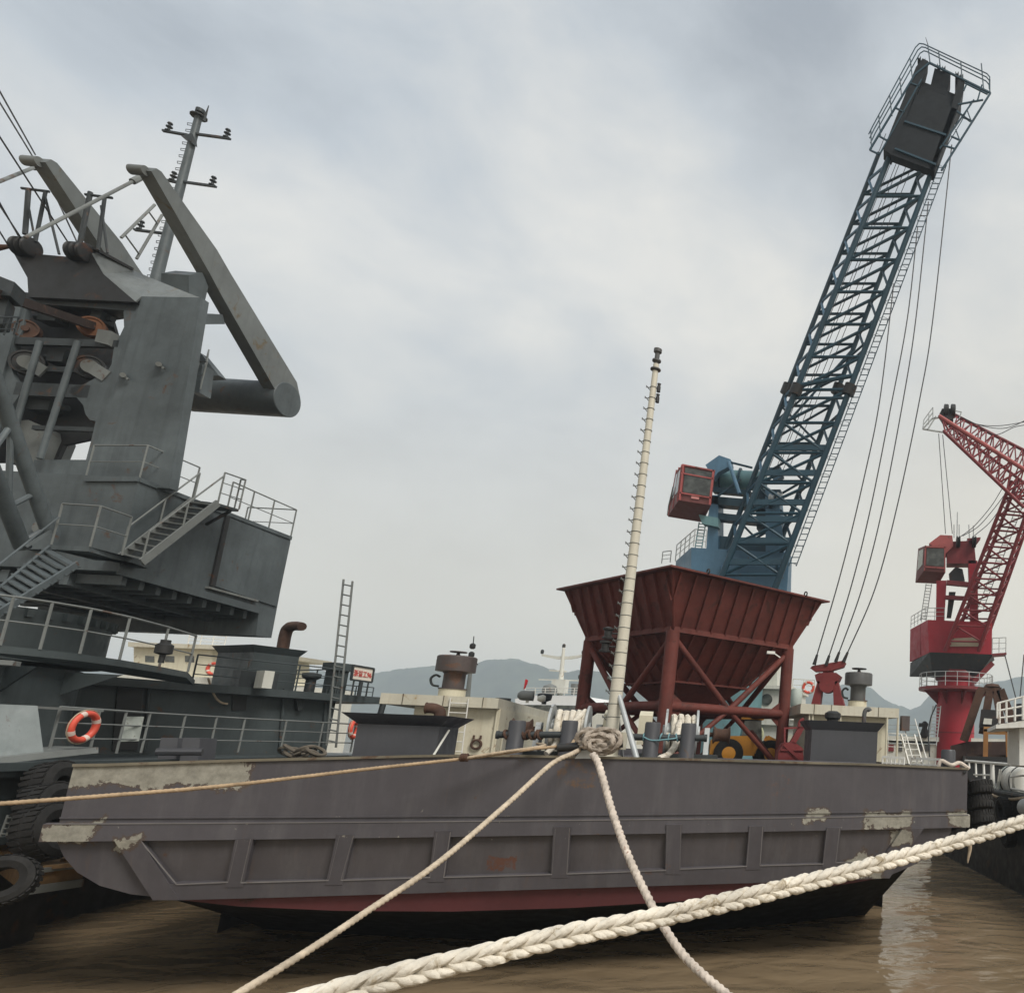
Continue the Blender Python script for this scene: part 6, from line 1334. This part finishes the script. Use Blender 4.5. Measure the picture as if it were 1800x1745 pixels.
for k in range(3): m.lathe(lerp(U(826, 1170, 33), U(831, 1133, 33), k/2.5), Z, [(.06, 0), (.12, .05), (.12, .2), (.05, .26)], 10)
part(m, 'lamps', MBK, wm)
m = MB(); m.tube(U(831, 1140, 33), U(833, 1118, 33), .02, n=5); m.path(spline([U(827, 1165, 33), U(834, 1163, 33), U(840, 1168, 33)], 4), .025, 5); part(m, 'aerial', MGD, wm)
# cream ship far left seen between the grey crane and its deckhouse
Y3 = 50.0
def A3(px, py, dy=0): return U(px, py, Y3+dy)
s3 = thing('cream_ship', 'cream deckhouse of a ship glimpsed behind the grey crane walkway', 'ship', A3(340, 1300))
m = MB(); m.prism([A3(235, 1136), A3(372, 1142), A3(368, 1300), A3(235, 1300)], V((0, 8, 0))); part(m, 'house', MCRM, s3)
m = MB(); m.prism([A3(225, 1128, -.4), A3(396, 1134, -.4), A3(392, 1141, -.4), A3(225, 1136, -.4)], V((0, 9, 0))); part(m, 'roof', MCRM2, s3)
m = MB(); m.box(V((A3(200, 1200).x, Y3-1, 1)), V(((A3(420, 1200)-A3(200, 1200)).x, 0, 0)), V((0, 11, 0)), Z*(A3(300, 1190).z-1)); part(m, 'hull', MSHIP, s3)
m = MB(); railing(m, [A3(330, 1131), A3(394, 1136)], .7, 2, .03, sp=.9); part(m, 'roof_railing', MWHT, s3)
for px in (255, 290, 325):
    m = MB(); m.prism([A3(px, 1152, -.02), A3(px+16, 1153, -.02), A3(px+16, 1164, -.02), A3(px, 1163, -.02)], V((0, .05, 0))); part(m, 'window', MGLS, s3)
life_ring('life_ring', 'small red life ring on the cream ship behind the grey roof railing', A3(375, 1175, -1.3), V((.1, -1, 0)), .34, .1, 'life rings on the ships')
# pale ship carrying the red crane
s4 = thing('pale_ship', 'pale ship hull and deckhouse carrying the red crane', 'ship', C(1640, 1330))
m = MB(); a = C(1540, 1330, 0); m.box(V((a.x, a.y+1, -2)), V((22, 0, 0)), V((0, 14, 0)), Z*(C(1620, 1300).z+1.7)); part(m, 'hull', MSHIP, s4)
m = MB(); m.box(V((a.x-.3, a.y+.7, C(1620, 1302).z)), V((16, 0, 0)), V((0, 14, 0)), Z*.35); part(m, 'deck_edge', MSHIP, s4)
m = MB(); railing(m, [C(1560, 1296, .8), C(1642, 1298, .8)], 1.0, 2, .03, sp=1.2); part(m, 'railing', MGAL, s4)
for px, wd in ((1561, 10), (1580, 6), (1612, 10), (1626, 9)):
    m = MB(); m.prism([C(px, 1308, .9), C(px+wd, 1308, .9), C(px+wd, 1320, .9), C(px, 1320, .9)], V((0, .2, 0))); part(m, 'deck_opening', MREDD if px == 1561 else MVEN, s4)
m = MB(); m.lathe(C(1625, 1290, .6), Z, [(.2, -.3), (.35, 0), (.2, .5), (.3, .8), (.1, 1.0)], 12); m.cbox(C(1621, 1274, .6), V((.5, 0, 0)), V((0, .3, 0)), Z*.3); part(m, 'deck_gear', MBK, s4)

# ------------------------------------------------------------------ neighbouring vessel at the right edge
w0, w1 = PZ(1655, 1500, WZ), PZ(1830, 1590, WZ)
rv = thing('moored_vessel', 'dark-hulled white-railed vessel moored at the right edge of the view', 'ship', w0)
hd_ = (w1-w0).normalized(); hn = V((-hd_.y, hd_.x, 0)); hn = hn if hn.x > 0 else -hn
zd2 = 2.9-WZ*0
m = MB(); m.prism([w0-hd_*2-Z*1.5, w1+hd_*8-Z*1.5, w1+hd_*8+Z*(zd2-WZ-.2), w0-hd_*2+Z*(zd2-WZ-.2)], hn*12); part(m, 'hull', MBK, rv)
m = MB(); m.prism([w0-hd_*2-hn*.1+Z*(zd2-WZ-.2), w1+hd_*8-hn*.1+Z*(zd2-WZ-.2), w1+hd_*8-hn*.1+Z*(zd2-WZ), w0-hd_*2-hn*.1+Z*(zd2-WZ)], hn*12); part(m, 'deck', MGD, rv)
def RVp(px, py, k=.15): return PL(px, py, w0+hn*k, hn)
def RVd(px, k=.15): p = RVp(px, 1390, k); p.z = zd2; return p
m = MB(); m.tube(RVp(1697, 1337), RVp(1830, 1348), .06, n=8); part(m, 'top_rail', MWHT, rv)
m = MB(); m.tube(RVp(1712, 1361), RVp(1745, 1362), .04, n=6); m.bar(RVp(1735, 1382), RVp(1745, 1383), .05, .04); part(m, 'mid_rail', MWHT, rv)
for px, y0, y1, r in ((1703, 1339, 1350, .05), (1715, 1340, 1365, .05), (1729, 1341, 1372, .06), (1744, 1342, 1388, .11)):
    m = MB(); m.tube(RVp(px, y0), RVp(px+1, y1), r*.8, r, n=8); part(m, 'rail_post', MWHT, rv)
m = MB(); m.box(RVd(1720, .2)-Z*.02, hd_*6, hn*2, Z*.12); part(m, 'raft_cradle_base', MGR, rv)
# bridge wing and wall at the frame edge
Y5 = 24.0
def A5(px, py, dy=0): return U(px, py, Y5+dy)
m = MB(); m.prism([A5(1751, 1273), A5(1850, 1259), A5(1850, 1276), A5(1751, 1280)], V((0, 4, 0))); part(m, 'bridge_wing', MWHT, rv)
m = MB(); m.prism([A5(1792, 1279, .3), A5(1860, 1276, .3), A5(1860, 1345, .3), A5(1792, 1345, .3)], V((0, 4, 0))); part(m, 'wing_wall', MWHT, rv)
m = MB()
for a, c in (((1753, 1236), (1860, 1208)), ((1753, 1249), (1860, 1230)), ((1753, 1262), (1860, 1249))): m.tube(A5(*a), A5(*c), .035, n=6)
for x, y0, y1 in ((1757, 1234, 1271), (1769, 1230, 1269), (1784, 1227, 1267), (1798, 1223, 1265), (1815, 1219, 1262)): m.tube(A5(x, y0), A5(x, y1), .04, n=6)
m.tube(A5(1753, 1236), A5(1753, 1262), .035); part(m, 'wing_railing', MWHT, rv)
m = MB(); m.lathe(A5(1797, 1258, 1), Z, [(.3, -.3), (.3, .2), (.2, .4)], 12); part(m, 'wing_compass', MBK, rv)
for a, c in (((1766, 1150), (1786, 1228)), ((1800, 1150), (1793, 1225))):
    m = MB(); m.tube(A5(*a), A5(*c), .02, n=5); part(m, 'signal_line', MWIRE, rv)
m = MB(); m.tube(RVd(1700, -.05)-hd_*1, RVd(1830, -.05), .1); part(m, 'sheer_strake', MGD, rv)
# life-raft canister in its cradle
lr0 = RVp(1790, 1372, .75); lt = thing('life_raft_canister', 'white and grey-green life raft canister strapped in a white cradle at the right edge', 'life raft', lr0)
axr = hd_
rr2 = 25*lr0.y/1300
m = MB(); m.lathe(lr0-axr*.95, axr, [(rr2*.55, 0), (rr2*.9, .05), (rr2, .16), (rr2, .9), (rr2*1.04, .92), (rr2*1.04, .98), (rr2, 1.0), (rr2, 1.75), (rr2*.9, 1.86), (rr2*.55, 1.9)], 28); part(m, 'canister', MWHT, lt)
m = MB(); m.lathe(lr0-axr*.96, axr, [(rr2*.5, -.0), (rr2*1.012, .14), (rr2*1.012, .4), (rr2*1.0, .4)], 28); part(m, 'canister_end', MCANV, lt)
m = MB()
for k in (-.5, .5): m.torus(lr0+axr*k, axr, rr2*1.03, .025, 24, 6)
part(m, 'strap', MGD, lt)
m = MB(); p = RVp(1752, 1392, .2); ladder(m, RVp(1751, 1392, .1), RVp(1757, 1352, .1), hd_*.2, 3, .03, .025)
m.path([RVp(1776, 1356, .1), RVp(1777, 1385, .1), RVp(1800, 1390, .1), RVp(1830, 1394, .1)], .04, 6); m.tube(RVp(1776, 1365, .1), RVp(1830, 1360, .1), .035); part(m, 'cradle', MWHT, lt)
m = MB(); m.path(spline([RVp(1740, 1370, -.1), RVp(1741, 1392, -.2), RVp(1752, 1400, -.2), RVp(1775, 1404, -.2), RVp(1800, 1402, -.2), RVp(1830, 1396, -.2)], 5), .05, 8, rf=lambda k, a: .05+.006*math.sin(3*a+k)); single(m, 'hanging_line', MROPT, 'tan rope drooping in a curve below the life raft canister', 'rope')
for i, (px, py, lb) in enumerate(((1722, 1385, 'topmost brown tyre of the stack against the right bow corner'), (1722, 1411, 'second tyre from the top of the stack against the right bow corner'), (1723, 1437, 'third tyre from the top of the stack against the right bow corner'), (1724, 1463, 'lowest tyre of the stack against the right bow corner'))):
    tyre(lb, U(px, py, 20.4), V((-.15, .25, 1)), .34, .2, 'tyre fenders')
for i, (px, py, lb) in enumerate(((1765, 1425, 'tyre hanging on the dark hull just right of the tyre stack'), (1772, 1462, 'tyre hanging low on the dark hull at the right, under the white rope'))):
    tyre(lb, RVp(px, py, -.3), hn+Z*.1, .5, .2, 'tyre fenders')
m = MB(); m.lathe(RVp(1812, 1420, -.35)-hd_*.7, hd_, [(.1, 0), (.28, .12), (.32, .35), (.32, 1.1), (.28, 1.3), (.1, 1.42)], 20); single(m, 'cylinder_fender', MGAL, 'pale cylindrical fender hanging on the dark hull at the right edge', 'fender')
m = MB(); m.path(spline([BW(UR-.1, -.05, deckz(UR)-.05), lerp(BW(UR, 0, 3.6), RVp(1735, 1415, -.2), .5)-Z*.3, RVp(1738, 1425, -.15)], 8), .035, 6); single(m, 'black_line', MBK, 'thin black line slanting across the tyre stack at the right bow corner', 'rope')
m = MB(); m.path(spline([U(1704, 1480, 19), U(1705, 1492, 19), U(1702, 1508, 19), U(1701, 1516, 19)], 4), .06, 6, rf=lambda k, a: .07-.0045*k); single(m, 'rope_end', MROPT, 'frayed brown rope end dangling below the right bow corner', 'rope')

#=====ROPES=====
def twisted(pts, R0, strands=3, pitch=6.0, step=None, mt=None, n=12, amp=.16, R1=None):
    P_ = resample(spline(pts, 24), step or R0*.55); m = MB(); k_ = len(P_)
    def rf(k, a): return (R0+(0 if R1 is None else (R1-R0)*k/k_))*(1-amp+amp*1.6*abs(math.cos(strands/2*(a-2*math.pi*k*(step or R0*.55)/(pitch*R0)/1.0))))
    m.path(P_, R0, n, rf=rf); return m, P_
pts = [U(1042, 1326, 15.6), U(1050, 1337, 15.45), U(1060, 1368, 15.2), U(1076, 1425, 14.8), U(1103, 1500, 14.2), U(1133, 1565, 13.7), U(1167, 1628, 13.2), U(1208, 1685, 12.8), U(1275, 1745, 12.3), U(1345, 1795, 11.8), U(1560, 1930, 10.4), U(1900, 2080, 8.6)]
m, _ = twisted(pts, .064, mt=MROPW, R1=.062, amp=.22); single(m, 'mooring_rope', MROPW, 'worn white mooring rope curving down to the right from the bow rope bundle', 'rope', group='mooring ropes from the bow')
pts = [U(1018, 1318, 16.0), U(1002, 1326, 15.6), U(985, 1333, 15.3), U(960, 1350, 15), U(890, 1414, 13.8), U(770, 1516, 11.8), U(650, 1598, 10.3), U(545, 1668, 9.1), U(425, 1742, 8.0), U(340, 1793, 7.4), U(100, 1925, 6.0), U(-300, 2100, 4.6)]
m, _ = twisted(pts, .046, mt=MROPT, R1=.036, amp=.22); single(m, 'mooring_rope', mat('tan_white_rope', (.5, .42, .32), .95, .35, bump=.6, scale=9, spec=.1), 'tan mooring rope running down to the lower left from the bow', 'rope', group='mooring ropes from the bow')
pts = [lerp(be0, be1, .95)-Z*.12, U(998, 1309, 16.2), U(930, 1317, 15.6), U(815, 1333, 14.9), U(640, 1352, 13.9), U(400, 1380, 12.7), U(200, 1397, 11.9), U(0, 1412, 11.2), U(-120, 1420, 10.7), U(-700, 1440, 8.8)]
m, _ = twisted(pts, .032, n=9); single(m, 'mooring_rope', mat('brown_rope', (.38, .28, .18), .95, .3, bump=.5, scale=9, spec=.1), 'thin brown rope stretched almost level across the top of the bow to the left', 'rope', group='mooring ropes from the bow')
m, _ = twisted([lerp(be0, be1, .5)-Z*.2, U(955, 1311, 16.0), U(880, 1322, 15.2), U(818, 1332, 14.85)], .03, n=9); single(m, 'spliced_rope', MROPT, 'short second strand spliced to the thin brown rope beside the left bollard', 'rope')
m = MB()
for i in range(4): q = U(812+3*i, 1331, 14.85); m.torus(q, V((1, .2, .3*math.sin(i))), .06, .025, 12, 6)
single(m, 'rope_knot', MRUST, 'rusty brown knot where the two thin ropes join above the bow edge', 'knot')
# plaited hawser in the foreground
ctrl = [U(2600, 1250, 12.5), U(2250, 1320, 9.6), U(2050, 1368, 8.1), U(1900, 1411, 7.1), U(1800, 1443, 6.55), U(1650, 1488, 6.0), U(1480, 1535, 5.45), U(1300, 1579, 4.95), U(1160, 1611, 4.62), U(1000, 1643, 4.3), U(860, 1676, 4.05), U(700, 1715, 3.8), U(590, 1745, 3.65), U(440, 1790, 3.45)]
P_ = resample(spline(ctrl, 40), .012); rH = .062; pit = .44
T_ = [(P_[min(i+1, len(P_)-1)]-P_[max(i-1, 0)]).normalized() for i in range(len(P_))]
m = MB()
for s in range(4):
    for dbl in (-1, 1):
        pts = []
        for i in range(0, len(P_)):
            t = T_[i]; u = (Z-t*Z.dot(t)).normalized(); v = t.cross(u)
            ph = 2*math.pi*(i*.012/pit)+s*math.pi/2+dbl*.21
            wob = 1+.06*math.sin(i*.07+s)
            pts.append(P_[i]+u*(rH*.64*math.sin(ph)*wob)+v*(rH*.42*math.sin(2*ph)*wob)+v*dbl*.0)
        m.path(pts, .0215, 8, rf=lambda k, a: .0215+.0018*math.sin(3*a+k*.55))
single(m, 'plaited_hawser', MROPE, 'thick white plaited hawser crossing the foreground water diagonally', 'rope')

# ------------------------------------------------------------------ haze
hz = MB(); hz.box(V((-2500, -140, -3)), V((4200, 0, 0)), V((0, 2550, 0)), V((0, 0, 175)))
hm = bpy.data.materials.new('haze'); hm.use_nodes = True; t = hm.node_tree; t.nodes.clear()
o = t.nodes.new('ShaderNodeOutputMaterial'); pv = t.nodes.new('ShaderNodeVolumePrincipled'); pv.inputs['Color'].default_value = (.77, .885, 1.0, 1); pv.inputs['Density'].default_value = 0.00055; pv.inputs['Anisotropy'].default_value = 0.2
t.links.new(pv.outputs[0], o.inputs['Volume'])
ho = part(hz, 'haze', hm); ho['kind'] = 'stuff'
